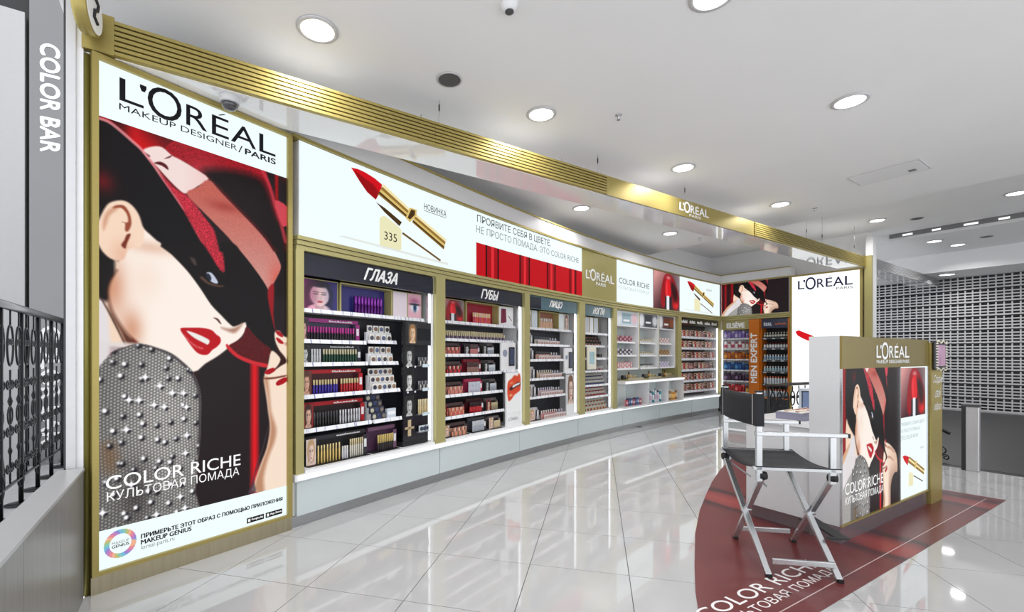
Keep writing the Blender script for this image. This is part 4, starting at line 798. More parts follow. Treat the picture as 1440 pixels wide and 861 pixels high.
def strip_mat():
    m = bpy.data.materials.new('price_strip'); m.use_nodes = True; nt = m.node_tree; b = nt.nodes['Principled BSDF']
    tc = nt.nodes.new('ShaderNodeTexCoord'); mp = nt.nodes.new('ShaderNodeMapping'); nz = nt.nodes.new('ShaderNodeTexNoise'); cr = nt.nodes.new('ShaderNodeValToRGB')
    mp.inputs['Scale'].default_value = (26, 0.01, 0.01); nz.inputs['Scale'].default_value = 1.0; nz.inputs['Detail'].default_value = 2
    cr.color_ramp.interpolation = 'CONSTANT'; e = cr.color_ramp.elements; e[0].color = (*L3((236, 237, 240)), 1); e[1].position = .56; e[1].color = (*L3((128, 136, 176)), 1)
    q = e.new(.60); q.color = (*L3((232, 233, 238)), 1); q = e.new(.64); q.color = (*L3((200, 204, 222)), 1)
    nt.links.new(tc.outputs['Object'], mp.inputs['Vector']); nt.links.new(mp.outputs['Vector'], nz.inputs['Vector']); nt.links.new(nz.outputs['Fac'], cr.inputs['Fac']); nt.links.new(cr.outputs['Color'], b.inputs['Base Color'])
    b.inputs['Roughness'].default_value = .3; return m
PSTRIP = strip_mat()
def shelf(B, x0, x1, yf, z, depth=0.32, m=None, strip_m=None):
    o = B.part('shelf', m or SHELFW, x0, x1, yf, depth, z-0.014, z)
    mb = MB().prism([(yf-.002, z-.018), (yf, z+.012), (yf-.004, z+.014), (yf-.014, z-.02)], x0, x1)
    mb.v = [(v[2], v[0], v[1]) for v in mb.v]; mb.build('price_strip', strip_m or PSTRIP, o); return o
def carcass(B, back, depth=0.34, sides=WHITE, header=None, hm=NAVY, led=True, z1=2.15, hz=1.97, deck=True):
    L = B.L
    B.part('back_panel', back, 0.0, L, depth, depth+.02, .41, z1)
    for a, b in ((0.0, .014), (L-.014, L)): B.part('side_panel', sides, a, b, .03, depth, .41, z1)
    B.part('top_panel', hm, .014, L-.014, .03, depth, z1-.012, z1)
    if deck: B.part('deck', SHELFW, .014, L-.014, -.005, depth, .41, .43)
    if header is not None:
        h = B.part('header_sign', hm, .014, L-.014, .02, .05, hz, z1-.012)
        if header: text_on(B.surf, header[0], header[1], header[2], hz+.035, z1-.035, -.016, WPAINT, h, bold=.03, shear=.12)
    if led:
        o = B.part('light_strip', LED, L-.055, L-.04, .035, .05, .45, hz); B.part('light_profile', ALU, L-.06, L-.018, .05, .075, .43, hz, parent=o)
def tray(B, x0, x1, y, z, h, card, band, label, face=None, fw=.095, title=None):
    t = thing('tester_tray', label, 'tray', B.M @ Vector((x0, y, z+.0008)), B.ang); w = x1-x0
    MB().box(0, w, -.02, .085, 0, .0035).build('base', MATTB, t); MB().box(0, w, .08, .085, .005, h).build('backing_card', flat(card, .3), t)
    b = MB().box(0.002, w-.002, .055, .08, h-.035, h-.003).build('title_band', flat(band, .3), t)
    sf = Flat((B.M @ Vector((x0, y, 0)))[:2], B.ang)
    if title: marks_on(sf, title, w*.5, w*.9, z+h-.027, z+h-.012, -.0545, WPAINT, b, title)
    if face:
        MB().box(.002, fw, .02, .024, .005, h-.01).build('portrait_card', flat(card, .3), t); grid_print(sf, .004, fw-.002, z+.007, z+h-.012, 16, 22, face, -.0195, t, 'portrait', PRINT)
    MB().box(w-.045, w-.004, .03, .034, .005, h*.8).build('price_card', flat(band, .3), t); MB().box(w-.038, w-.011, .0285, .03, h*.3, h*.62).build('price_note', SHELFW, t)
    return t
F1 = face_paint((40, 22, 30), (226, 178, 168), (70, 30, 70)); F2 = face_paint((28, 24, 24), (222, 208, 200), (50, 46, 52), grey=True); F3 = face_paint((92, 52, 34), (226, 176, 150), (120, 60, 50))
F4 = face_paint((60, 34, 26), (232, 186, 164), (150, 30, 36)); F5 = face_paint((196, 160, 116), (240, 210, 196), (222, 206, 200)); F6 = face_paint((30, 26, 28), (206, 196, 190), (36, 36, 40), grey=True)
F7 = face_paint((120, 84, 60), (240, 212, 198), (212, 210, 214)); FP = face_paint((26, 16, 34), (240, 206, 206), (60, 24, 84), tint=((214, 20, 130), (16, 60, 160)))
def paint_eye(S, T):
    img = np.zeros((len(S), 3)); img += np.array([230, 178, 192])/255; over(img, blob(S, T, .5, .3, .4, .14)*.8, (150, 60, 100)); over(img, np.clip(2.2*blob(S, T, .5, .55, .26, .13), 0, 1), (240, 240, 244))
    over(img, np.clip(3*blob(S, T, .52, .55, .1, .13), 0, 1), (50, 96, 140)); over(img, np.clip(3*blob(S, T, .52, .55, .04, .05), 0, 1), (16, 18, 24)); over(img, np.clip(3*blob(S, T, .5, .42, .3, .03), 0, 1), (30, 20, 30)); return img
def paint_mouth(S, T):
    img = np.zeros((len(S), 3)); img += np.array([247, 248, 249])/255
    over(img, pmask(S, T, [(.05, .45), (.1, .22), (.35, .14), (.55, .06), (.75, .08), (.85, .02), (.98, .1), (.98, .42), (.8, .5), (.55, .56), (.35, .66), (.15, .7), (.08, .6)], .015, ay=1), (222, 72, 34))
    over(img, pmask(S, T, [(.2, .38), (.5, .3), (.8, .24), (.97, .26), (.97, .32), (.6, .38), (.3, .44)], .01, ay=1), (60, 12, 14)); over(img, pmask(S, T, [(.42, .33), (.6, .29), (.9, .26), (.9, .3), (.6, .345), (.44, .375)], .008, ay=1), (246, 246, 246))
    over(img, blob(S, T, .35, .25, .12, .03)*.6, (250, 190, 150)); over(img, blob(S, T, .3, .56, .12, .03)*.8, (252, 214, 180)); return img
def graphics_row(B, z0, z1, panels, y=.12):
    """cards of the top row: (x0, x1, painter or colour)"""
    for x0, x1, fn in panels:
        o = B.part('graphic_panel', GOLDP, x0, x1, y, y+.02, z0, z1)
        if callable(fn): grid_print(B.surf, x0+.008, x1-.008, z0+.008, z1-.008, 34, 30, fn, -(y-.002), o, 'print', PRINT)
        else: MB().box(x0+.008, x1-.008, y-.003, y, z0+.008, z1-.008).build('print', flat(fn, .25), o)
def showcase(B, x0, x1, z0, z1, back, y=.10, frame=GOLDP):
    o = B.part('showcase', back, x0+.012, x1-.012, y+.10, y+.11, z0+.01, z1-.01)
    for a in ((x0, x0+.012, y, y+.11, z0, z1), (x1-.012, x1, y, y+.11, z0, z1), (x0, x1, y, y+.11, z1-.012, z1), (x0, x1, y, y+.11, z0, z0+.012)): MB().box(*a).build('frame', frame, o)
    return o
def demo_phone(B, x0, x1, y, z0, z1, label):
    t = thing('phone_display', label, 'display', B.M @ Vector((x0, y, z0+.0008)), B.ang); w = x1-x0; h = z1-z0
    MB().box(0, w, 0, .02, 0, h).build('board', flat((240, 240, 242), .25), t); p = MB().box(w*.52, w*.9, -.014, 0, h*.16, h*.84).build('phone', BLACK, t, bevel=.004)
    MB().box(w*.55, w*.87, -.0155, -.014, h*.22, h*.78).build('screen', flat((70, 78, 104), .1), p)
    MB().lathe([(w*.15, 0), (w*.15, .003)], 20, M=Matrix.Translation((w*.26, 0, h*.62)) @ Matrix.Rotation(PI/2, 4, 'X')).build('round_mark', flat((150, 156, 176), .3), t)
    return t

# ---------------------------------------------------------------- bay 1: eyes
B = Bay(1.15, 2.57, 'shelf_bay', 'eye makeup shelf bay with black header lettered in white beside the big poster')
carcass(B, DARKBACK, header=('ГЛАЗА', .60, .98))
shelf(B, .014, B.L-.07, .10, 1.70)
graphics_row(B, 1.70, 1.965, [(.03, .40, FP), (1.02, 1.22, (236, 222, 230)), (1.22, 1.42, paint_eye)])
showcase(B, .41, 1.0, 1.70, 1.965, flat((44, 40, 120), .3))
B.row('mascara', tube_me((92, 22, 120), (150, 60, 180), .014, .16, .45, (.4, .4)), .60, .93, 9, .16, 1.712, 'large purple mascara in the gold framed showcase under the eye header', 'mascara')
ZS = [1.45, 1.26, 1.00, 0.73]
for k, z in enumerate(ZS):
    yf = .12-.025*k; shelf(B, .014, .70, yf, z); shelf(B, .715, 1.06, yf-.01, z+(.0 if k else .01))
T1 = tray(B, .07, .695, .17, 1.45, .20, (34, 30, 70), (160, 30, 130), 'navy mascara tray with magenta title band and portrait', F1, title=9)
B.row('mascara', [tube_me((30, 18, 30), (206, 60, 160)), tube_me((38, 22, 40), (190, 40, 140))], .15, .63, 17, .19, 1.455, 'black mascara with magenta cap in the navy tray', 'mascara', jit=.002)
T1 = tray(B, .07, .695, .15, 1.26, .165, (26, 26, 34), (40, 40, 56), 'black mascara tray with grey portrait below the navy tray', F2, title=13)
B.row('mascara', tube_me((206, 210, 212), (226, 228, 230)), .17, .27, 4, .17, 1.265, 'silver mascara beside the green ones', 'mascara'); B.row('mascara', tube_me((22, 70, 50), (214, 206, 170), cf=.38), .28, .64, 13, .17, 1.265, 'green mascara with pale gold cap', 'mascara', jit=.002)
T1 = tray(B, .07, .695, .125, 1.00, .21, (70, 18, 28), (190, 20, 34), 'maroon mascara tray with red title band', F3, title=11)
B.row('mascara', tube_me((52, 40, 150), (216, 200, 150), cf=.36), .17, .42, 9, .145, 1.005, 'violet blue mascara with gold cap in the maroon tray', 'mascara', jit=.002); B.row('mascara', tube_me((176, 22, 34), (216, 200, 150), cf=.36), .44, .64, 7, .145, 1.005, 'red mascara with gold cap in the maroon tray', 'mascara', jit=.002)
T1 = tray(B, .07, .695, .10, .73, .21, (38, 20, 24), (180, 22, 34), 'dark mascara tray with red title band above the gold tubes', F4, title=8)
B.row('mascara', tube_me((24, 24, 26), (70, 70, 74)), .16, .40, 9, .12, .735, 'all black mascara in the dark tray', 'mascara', jit=.002); B.row('mascara', tube_me((190, 190, 194), (214, 214, 218), metal=(.5, .5)), .41, .64, 8, .12, .735, 'silver mascara next to the all black ones', 'mascara', jit=.002)
T1 = tray(B, .07, .695, .06, .43, .23, (24, 24, 28), (52, 50, 56), 'lowest black mascara tray with pale portrait', F5, title=14)
B.row('eyeliner', tube_me((206, 180, 110), (226, 206, 150), .0085, .15, .3, (.4, .5)), .17, .40, 8, .08, .435, 'gold eyeliner pen on the lowest eye shelf', 'eyeliner', jit=.002); B.row('eyeliner', tube_me((206, 206, 210), (232, 230, 226), .0085, .11, .3), .41, .48, 3, .08, .435, 'short clear eyeliner on the lowest eye shelf', 'eyeliner')
B.row('eyeliner', tube_me((200, 196, 184), (214, 200, 160), .0085, .16, .35, (.5, .5)), .49, .64, 7, .08, .435, 'silver eyeliner with gold cap on the lowest eye shelf', 'eyeliner', jit=.001)
pots = [compact_me((232, 228, 222), c) for c in ((58, 62, 78), (120, 92, 76), (84, 96, 130), (70, 66, 70), (150, 120, 96))]
def stand(B, x0, x1, y, z, n, dz, label):
    t = thing('step_stand', label, 'stand', B.M @ Vector((x0, y, z+.0008)), B.ang)
    for k in range(n): MB().box(0, x1-x0, .03*k, .03*k+.03, 0, .0025+dz*k).build('step', flat((214, 216, 220), .2), t)
    return t
stand(B, .73, 1.03, .12, 1.46, 2, .085, 'clear step stand of eyeshadows on the top right eye shelf')
for k in range(2): B.row('eyeshadow', pots, .74, 1.02, 4, .125+.03*k, 1.464+.085*k, 'square eyeshadow compact on the top step stand', 'eyeshadow')
stand(B, .73, 1.03, .10, 1.26, 2, .085, 'clear step stand of eyeshadows on the second eye shelf')
for k in range(2): B.row('eyeshadow', pots[1:]+pots[:1], .74, 1.02, 4, .105+.03*k, 1.264+.085*k, 'square eyeshadow compact on the second step stand', 'eyeshadow')
stand(B, .73, 1.04, .07, 1.00, 3, .07, 'clear three step stand of eyeshadows on the third eye shelf')
for k in range(3): B.row('eyeshadow', pots, .74, 1.03, 5, .075+.03*k, 1.004+.07*k, 'square eyeshadow compact on the three step stand', 'eyeshadow')
stand(B, .72, .90, .06, .73, 4, .055, 'four step stand of dark round shadow pots')
for k in range(4): B.row('shadow_pot', [compact_me((60, 64, 80), c) for c in ((196, 190, 170), (60, 70, 110), (130, 120, 110))], .725, .895, 3, .065+.03*k, .734+.055*k, 'dark round shadow pot on the four step stand', 'eyeshadow')
B.put('price_block', pack_me((206, 216, 226), (250, 250, 252), .11, .03, .09), .98, .10, .73, 'pale blue acrylic block beside the round shadow pots', 'block', 'pale acrylic block')
T1 = tray(B, .72, 1.05, .06, .43, .23, (78, 50, 76), (120, 84, 110), 'plum tray of gold tubes on the lowest eye shelf', None)
B.row('eyeliner', tube_me((40, 32, 34), (216, 192, 120), .009, .15, .5, (.1, .5)), .80, 1.0, 9, .08, .435, 'black liner with gold cap in the plum tray', 'eyeliner')
# black portrait board
tb = thing('portrait_board', 'leaning black board with four grey portraits in the eye bay', 'board', B.M @ Vector((1.09, .03, .4308)), B.ang)
MB().box(0, .34, .01, .035, .05, 1.16).build('board', BLACK, tb); MB().box(.0, .34, .02, .30, 0, .05).build('foot', MATTB, tb); MB().box(-.01, .34, -.035, .012, 1.0, 1.23).build('top_box', MATTB, tb)
bs = Flat((B.M @ Vector((1.09, .03, 0)))[:2], B.ang)
MB().box(.15, .33, -.037, -.035, 1.05, 1.17).build('window', flat((30, 30, 34), .1), tb); grid_print(bs, .02, .14, .43+1.02, .43+1.21, 20, 28, face_paint((150, 110, 66), (226, 190, 156), (60, 56, 54)), .0365, tb, 'portrait', PRINT)
for k, z in enumerate((.79, .55, .30)):
    grid_print(bs, .012, .145, .43+z, .43+z+.2, 22, 30, F6 if k != 1 else face_paint((16, 16, 18), (220, 216, 214), (30, 30, 32), grey=True), -.008, tb, 'portrait', PRINT)
    MB().box(.17, .33, -.035, .01, z, z+.006).build('pocket', flat((120, 124, 130), .2), tb); MB().box(.22, .32, -.038, -.035, z-.01, z+.022).build('price_note', flat((206, 222, 230), .3), tb)
    B.row('makeup_pencil', [tube_me((60, 60, 66), (150, 150, 156), .008, .085), tube_me((190, 186, 180), (90, 90, 96), .008, .085)] if k < 2 else tube_me((206, 186, 140), (226, 210, 170), .008, .15), 1.27, 1.415, 6, .02, .43+z+.006, ('tiny pencil on the %s pocket of the black portrait board' % ('upper', 'middle', 'lower')[k]), 'pencil')
    for q in range(2): MB().lathe([(.011, 0), (.011, .004)], 10, M=Matrix.Translation((.06+q*.1, .01, z+.235)) @ Matrix.Rotation(PI/2, 4, 'X')).build('button', SHELFW, tb)
MB().box(.06, .10, .004, .01, .10, .26).box(.02, .14, .004, .01, .17, .19).build('emblem', flat((196, 176, 140), .3), tb); MB().box(.18, .32, -.03, .01, .12, .13).build('pocket', flat((120, 124, 130), .2), tb)
B.row('makeup_pencil', [compact_me((206, 214, 220), (60, 70, 90))], 1.28, 1.40, 3, .0, .56, 'pale compact on the lowest pocket of the black board', 'compact')

# ---------------------------------------------------------------- bay 2: lips
B = Bay(2.70, 4.13, 'shelf_bay', 'lip makeup shelf bay with navy header and orange lips panel')
carcass(B, DARKBACK, header=('ГУБЫ', .63, .93))
shelf(B, .014, B.L-.07, .10, 1.705); graphics_row(B, 1.705, 1.965, [(.03, .44, paint_lips), (1.10, 1.42, (242, 240, 242))])
poly_on(B.surf, [(1.14, 1.74), (1.26, 1.76), (1.25, 1.93), (1.15, 1.93)], -.115, flat((120, 24, 60), .3), B.root, 'printed_lips'); poly_on(B.surf, [(1.30, 1.85), (1.38, 1.79), (1.375, 1.78), (1.295, 1.84)], -.115, flat((60, 40, 40)), B.root, 'printed_brush')
showcase(B, .46, 1.08, 1.705, 1.965, flat((150, 18, 44), .3))
B.row('lipstick', [tube_me((200, 60, 80), (232, 190, 150), .013, .13), tube_me((220, 90, 120), (236, 210, 190), .013, .13), tube_me((224, 90, 60), (236, 200, 160), .013, .13)], .64, .98, 10, .16, 1.717, 'pink display lipstick in the framed showcase under the lip header', 'lipstick')
for z, yf, x1 in ((1.51, .12, 1.42), (1.335, .10, 1.08), (1.12, .08, 1.095), (.887, .06, 1.10), (.65, .04, 1.105)): shelf(B, .014, x1, yf, z)
B.row('lipstick', [tube_me((88, 70, 96), (206, 192, 150), .011, .105, .5, (.1, .4)), tube_me((110, 60, 74), (206, 192, 150), .011, .105, .5, (.1, .4))], .08, 1.24, 38, .16, 1.51, 'gold capped lipstick in the long row on the top lip shelf', 'lipstick', jit=.001)
B.row('lipstick', [tube_me((70, 50, 80), (190, 180, 146), .011, .085, .5), tube_me((140, 120, 140), (200, 190, 160), .011, .085, .5)], .08, 1.24, 34, .125, 1.51, 'shorter lipstick standing in front on the top lip shelf', 'lipstick')
LIPC = [((206, 96, 90), (120, 84, 70)), ((190, 40, 50), (70, 30, 34)), ((214, 130, 120), (160, 110, 90)), ((200, 90, 80), (206, 150, 120)), ((206, 140, 110), (120, 90, 80))]
for k, (z, yf) in enumerate(((1.335, .10), (1.12, .08), (.887, .06), (.65, .04), (.43, .0))):
    nm = ('second', 'third', 'fourth', 'fifth', 'lowest')[k]; c1, c2 = LIPC[k]; y = yf+.06
    t = tray(B, .07, .46, y, z, .14, (58, 40, 44), (90, 70, 70), 'lipstick tray with small portrait on the %s lip shelf' % nm, (F3, F2, F5, F4, F5)[k], .09)
    st_ = [tube_me(c1, c2, .0105, .085), tube_me(c2, c1, .0105, .085), tube_me(c1, (226, 190, 170), .0105, .085)]
    for q in range(2): B.row('lipstick', st_[q:]+st_[:q], .165, .41, 11, y-.01+.035*q, z+.005, 'short nude or red lipstick in the left tray on the %s lip shelf' % nm, 'lipstick')
    t = tray(B, .50, .80, y-.01, z, .138 if k == 0 else .165, ((66, 36, 50), (110, 26, 40), (150, 40, 70), (70, 20, 28), (60, 60, 66))[k], ((80, 50, 80), (140, 30, 44), (190, 60, 90), (60, 24, 28), (70, 70, 74))[k], 'lip gloss tray in the middle of the %s lip shelf' % nm, F2 if k == 0 else None, .10)
    B.row('lip_gloss', [tube_me(((196, 120, 120), (150, 110, 100), (206, 206, 220), (190, 30, 40), (170, 176, 186))[k], ((80, 60, 64), (90, 60, 60), (214, 220, 230), (50, 20, 24), (210, 214, 220))[k], .0095, .125, .45)], .61 if k == 0 else .53, .75, 9, y+.01, z+.005, 'slim lip gloss in the middle tray of the %s lip shelf' % nm, 'lip gloss')
    t = tray(B, .83, 1.07, y-.02, z, .15, (70, 64, 64), (110, 100, 100), 'balm tray with portrait at the right of the %s lip shelf' % nm, (F6, F2, F6, F4, F5)[k], .085)
    B.row('lip_balm', [tube_me(((150, 156, 166), (176, 184, 190), (160, 166, 176), (150, 136, 110), (196, 176, 140))[k], ((206, 212, 218), (214, 220, 226), (200, 206, 214), (196, 180, 140), (206, 190, 150))[k], .0105, .09)], .925, 1.05, 6, y, z+.005, 'pale balm stick at the right of the %s lip shelf' % nm, 'lip balm')
demo_phone(B, 1.10, 1.41, .08, 1.135, 1.495, 'white board with a dark demo phone in the lip bay'); shelf(B, 1.10, 1.43, .05, 1.135)
tl = thing('leaning_panel', 'white leaning panel with huge orange red lips', 'panel', B.M @ Vector((1.12, .005, .4308)), B.ang)
MB().box(0, .32, .01, .03, 0, .68).build('board', flat((246, 247, 248), .25), tl); grid_print(Flat((B.M @ Vector((1.12, .005, 0)))[:2], B.ang), .004, .316, .60, 1.105, 40, 60, paint_mouth, -.008, tl, 'print', PRINT)
text_on(Flat((B.M @ Vector((1.12, .005, 0)))[:2], B.ang), "L'ORÉAL", .05, .27, .50, .545, -.0085, flat((120, 124, 130)), tl)

# ---------------------------------------------------------------- bay 3: face
B = Bay(4.24, 5.50, 'shelf_bay', 'face makeup shelf bay with slate blue header')
carcass(B, mat('dark_shelf_back_2', (50, 50, 58), .35, noise=.1), header=('ЛИЦО', .50, .82), hm=TEALH)
B.part('header_inset', NAVY, .02, .30, .014, .02, 1.975, 2.13)
shelf(B, .014, B.L-.07, .10, 1.71); graphics_row(B, 1.71, 1.965, [(.03, .22, F7), (.22, .36, (214, 222, 230)), (.90, 1.06, (232, 238, 240)), (1.06, 1.2, F7)])
showcase(B, .38, .89, 1.71, 1.965, flat((150, 96, 76), .3))
B.row('foundation_bottle', bottle_me((226, 190, 160), (240, 236, 232), (214, 170, 140), .02, .014, .15, .04), .44, .80, 8, .16, 1.722, 'beige foundation bottle in the framed showcase under the face header', 'foundation')
FC = [((206, 196, 186), (90, 96, 110)), ((206, 160, 140), (70, 70, 78)), ((200, 176, 150), (214, 206, 196)), ((196, 170, 170), (206, 206, 222)), ((190, 130, 130), (226, 210, 206))]
for k, (z, yf) in enumerate(((1.48, .11), (1.265, .09), (1.0, .07), (.75, .05), (.43, .0))):
    nm = ('second', 'third', 'fourth', 'fifth', 'lowest')[k]
    if k < 4: shelf(B, .014, 1.2 if k == 0 else .98, yf, z)
    t = tray(B, .10, .34, yf+.05, z, .17, (216, 214, 216), (206, 206, 212), 'pale portrait tray at the left of the %s face shelf' % nm, F7 if k % 2 else F5, .13)
    c1, c2 = FC[k]
    B.row('foundation_tube', [tube_me(c1, c2, .0125, .12, .35), tube_me(c1, (60, 60, 66), .0125, .12, .3)], .36, .72, 13, yf+.06, z, 'beige foundation tube in the left block of the %s face shelf' % nm, 'foundation')
    B.row('foundation_bottle', [bottle_me(c1, (232, 230, 230), (240, 236, 236), .015, .012, .11, .03), bottle_me((206, 190, 206), (120, 124, 150), (230, 226, 232), .015, .012, .10, .03)], .74, .95, 6, yf+.06, z, 'small pale foundation bottle in the right block of the %s face shelf' % nm, 'foundation')
    B.row('powder_compact', [compact_me((220, 214, 216), (190, 150, 140))], .38, .95, 9, yf+.012, z, 'powder compact lying in front on the %s face shelf' % nm, 'powder')
demo_phone(B, .98, 1.20, .06, 1.075, 1.44, 'white board with a round demo mirror in the face bay'); shelf(B, .97, 1.2, .04, 1.075)
tl = thing('leaning_panel', 'pale leaning panel with a light portrait in the face bay', 'panel', B.M @ Vector((.97, .005, .4308)), B.ang)
MB().box(0, .22, .01, .03, 0, .61).build('board', flat((240, 243, 244), .25), tl); grid_print(Flat((B.M @ Vector((.97, .005, 0)))[:2], B.ang), .004, .216, .60, 1.035, 26, 50, F7, -.008, tl, 'portrait', PRINT)

# ---------------------------------------------------------------- bay 4: nails
B = Bay(5.66, 6.55, 'shelf_bay', 'narrow nail polish shelf bay with slate blue header')
carcass(B, mat('brown_shelf_back', (66, 56, 52), .4, noise=.1), header=('НОГТИ', .28, .62), hm=TEALH)
shelf(B, .014, B.L-.05, .08, 1.69)
graphics_row(B, 1.69, 1.965, [(.03, .17, (196, 212, 222)), (.18, .34, (206, 208, 214)), (.35, .47, (240, 244, 246)), (.48, .62, (206, 214, 220)), (.63, .74, (60, 56, 66))])
NC = [[(150, 110, 90), (196, 160, 140), (120, 80, 70)], [(96, 70, 60), (60, 50, 56), (150, 120, 100)], [(150, 60, 70), (60, 40, 50), (190, 150, 150)], [(40, 60, 110), (70, 80, 120), (60, 60, 70)], [(180, 80, 40), (40, 50, 100), (150, 30, 40)], [(170, 30, 36), (90, 90, 96), (214, 200, 130)], [(140, 60, 30), (200, 170, 60), (60, 30, 30)]]
for k, z in enumerate((1.487, 1.28, 1.07, .84, .655, .43)):
    nm = ('second', 'third', 'fourth', 'fifth', 'sixth', 'lowest')[k]; yf = .12-.02*k
    if k < 5: shelf(B, .014, B.L-.05, yf, z)
    stand(B, .04, .80, yf+.02, z, 3, .055, 'white step stand on the %s nail shelf' % nm) if k not in (1, 2) else None
    for q in range(3 if k not in (1, 2) else 2):
        xs = (.06, .78) if k not in (1, 2) else (.50, .78)
        B.row('nail_polish', [nail_me(c, (30, 28, 30) if k < 2 else (214, 210, 200)) for c in NC[k+q*0]], xs[0], xs[1], 22 if k not in (1, 2) else 7, (yf+.035+.03*q) if k not in (1, 2) else (yf+.04+.05*q), (z+.004+.055*q) if k not in (1, 2) else z, '%s nail polish bottle on the %s nail shelf' % (('brown', 'dark brown', 'rosy', 'blue', 'bright', 'red')[k], nm), 'nail polish')
        if k in (1, 2): B.row('nail_polish', [nail_me(c, (30, 28, 30)) for c in NC[k]], .05, .17, 3, yf+.04+.05*q, z, 'nail polish left of the framed mirror on the %s nail shelf' % nm, 'nail polish')
t = thing('framed_mirror', 'small cream framed mirror hanging in the nail bay', 'mirror', B.M @ Vector((.19, .06, 1.10)), B.ang)
MB().box(0, .27, 0, .02, 0, .38).build('frame', flat((236, 232, 216), .35), t); MB().box(.06, .21, -.002, 0, .09, .29).build('glass', flat((150, 180, 188), .08, .6), t)

# ---------------------------------------------------------------- bay 5: white skin care niches over a counter
B = Bay(6.67, 9.05, 'shelf_bay', 'white skin care bay of three niches above a tester counter'); L = B.L
PALEB = mat('pale_mint_back', (206, 216, 214), .3, noise=.02)
B.part('back_panel', PALEB, 0, L, .34, .36, .41, 2.15); B.part('top_panel', GOLDP, 0, L, .03, .34, 2.135, 2.15)
for x in (0.02, .84, .87, 1.63, 1.66, 2.37): B.part('upright', SHELFW if x not in (.87, 1.66) else GOLDP, x, x+.022, .04, .34, 1.08, 2.135)
cols = [(.06, .84), (.90, 1.63), (1.69, 2.36)]
def paint_ad(c1, c2, c3):
    def fn(S, T):
        img = np.zeros((len(S), 3)); img += np.array(c1)/255; over(img, np.clip(2*blob(S, T, .12, .5, .12, .5), 0, 1), (236, 238, 242)); over(img, ((S > .28) & (S < .7) & (T > .1) & (T < .9))*1., c2); over(img, ((S > .36) & (S < .62) & (T > .6) & (T < .75))*1., (246, 248, 250)); over(img, np.clip(2*blob(S, T, .86, .5, .12, .35), 0, 1), c3); return img
    return fn
for (x0, x1), ad in zip(cols, (paint_ad((206, 222, 230), (150, 178, 190), (226, 190, 200)), paint_ad((70, 74, 84), (36, 42, 54), (220, 222, 226)), paint_ad((60, 60, 74), (110, 44, 18), (150, 70, 30)))):
    B.part('niche_floor', SHELFW, x0, x1, .06, .34, 1.855, 1.87)
    o = B.part('graphic_panel', SHELFW, x0, x1, .06, .08, 1.87, 2.13); grid_print(B.surf, x0+.006, x1-.006, 1.876, 2.124, 36, 20, ad, -.058, o, 'print', PRINT)
PS5 = flat((226, 236, 236), .2)
for (x0, x1), ps in zip(cols, ([((206, 150, 160), (120, 60, 80)), ((214, 206, 216), (50, 50, 60)), ((226, 160, 160), (240, 214, 214))], [((236, 236, 232), (196, 180, 150)), ((230, 230, 226), (170, 160, 130)), ((232, 232, 230), (110, 110, 106))], [((236, 226, 226), (196, 150, 150)), ((196, 160, 110), (120, 90, 60)), ((222, 216, 230), (180, 170, 200))])):
    col = ('left', 'middle', 'right')[cols.index((x0, x1))]
    for k, z in enumerate((1.57, 1.33, 1.09)):
        shelf(B, x0, x1-.03, .10-.03*k, z, m=PS5, strip_m=SHELFW); c1, c2 = ps[k]; nm = ('top', 'middle', 'bottom')[k]
        for q in range(2):
            if col == 'middle': B.row('cream_jar', jar_me(c1, c2), x0+.02, x1-.05, 8, .145+.085*q, z, 'white cream jar on the %s shelf of the middle white niche' % nm, 'cream')
            else: B.row('cream_box', [pack_me(c1, c2, .062, .04, .12), pack_me(c2, c1, .062, .04, .11)], x0+.02, x1-.08, 9, .14+.06*q, z, 'skin care box on the %s shelf of the %s white niche' % (nm, col), 'cream')
ctr = thing('tester_counter', 'white projecting tester counter with open lower boxes in the skin care bay', 'counter', B.M @ Vector((0, 0, .4108)), B.ang)
MB().box(.02, 2.36, -.16, .335, .42, .47).build('top', SHELFW, ctr); MB().box(.02, 2.36, -.165, -.16, .43, .465).build('edge_light', LEDSOFT, ctr)
for x0, x1 in ((.02, .86), (.88, 1.66), (1.68, 2.36)):
    MB().box(x0, x1, .10, .12, .02, .42).build('box_back', PALEB, ctr); MB().box(x0, x1, -.15, .12, .0, .02).build('box_floor', SHELFW, ctr); MB().box(x0, x0+.018, -.15, .10, .02, .42).build('box_side', GLASS, ctr); MB().box(x1-.018, x1, -.15, .10, .02, .42).build('box_side', SHELFW, ctr)
ZC = .4108+.47
for k, (x, w) in enumerate(((.20, .56), (.95, .52), (1.62, .52))):
    t = thing('tester_tray', ('champagne tester tray at the left of the white counter', 'champagne tester tray in the middle of the white counter', 'champagne tester tray at the right of the white counter')[k], 'tray', B.M @ Vector((x, -.10, ZC+.0008)), B.ang)
    MB().box(0, w, 0, .28, 0, .02).build('tray_floor', GOLDP, t); MB().box(0, w, -.008, 0, 0, .05).build('rim', BRUSH, t)
    for q, (dx, me, nm, cat, lb_) in enumerate(((.06, pack_me((40, 36, 46), (90, 80, 90), .08, .05, .07), 'tester_box', 'tester', 'dark tester box on the champagne tray'), (.16, jar_me((60, 44, 40), (190, 160, 90)), 'tester_jar', 'tester', 'brown tester jar with gold lid on the champagne tray'), (.25, bottle_me((120, 90, 40), (60, 44, 30), (190, 150, 80), .03, .024, .13), 'tester_bottle', 'tester', 'amber tester bottle on the champagne tray'), (.35, jar_me((232, 228, 220), (206, 190, 150)), 'tester_jar', 'tester', 'white tester jar on the champagne tray'), (.45, pack_me((206, 190, 140), (120, 96, 60), .09, .05, .06), 'tester_box', 'tester', 'gold tester box on the champagne tray'))):
        B.put(nm, me, x+dx, .02+.04*(q % 2), ZC+.0212, lb_, cat, lb_)
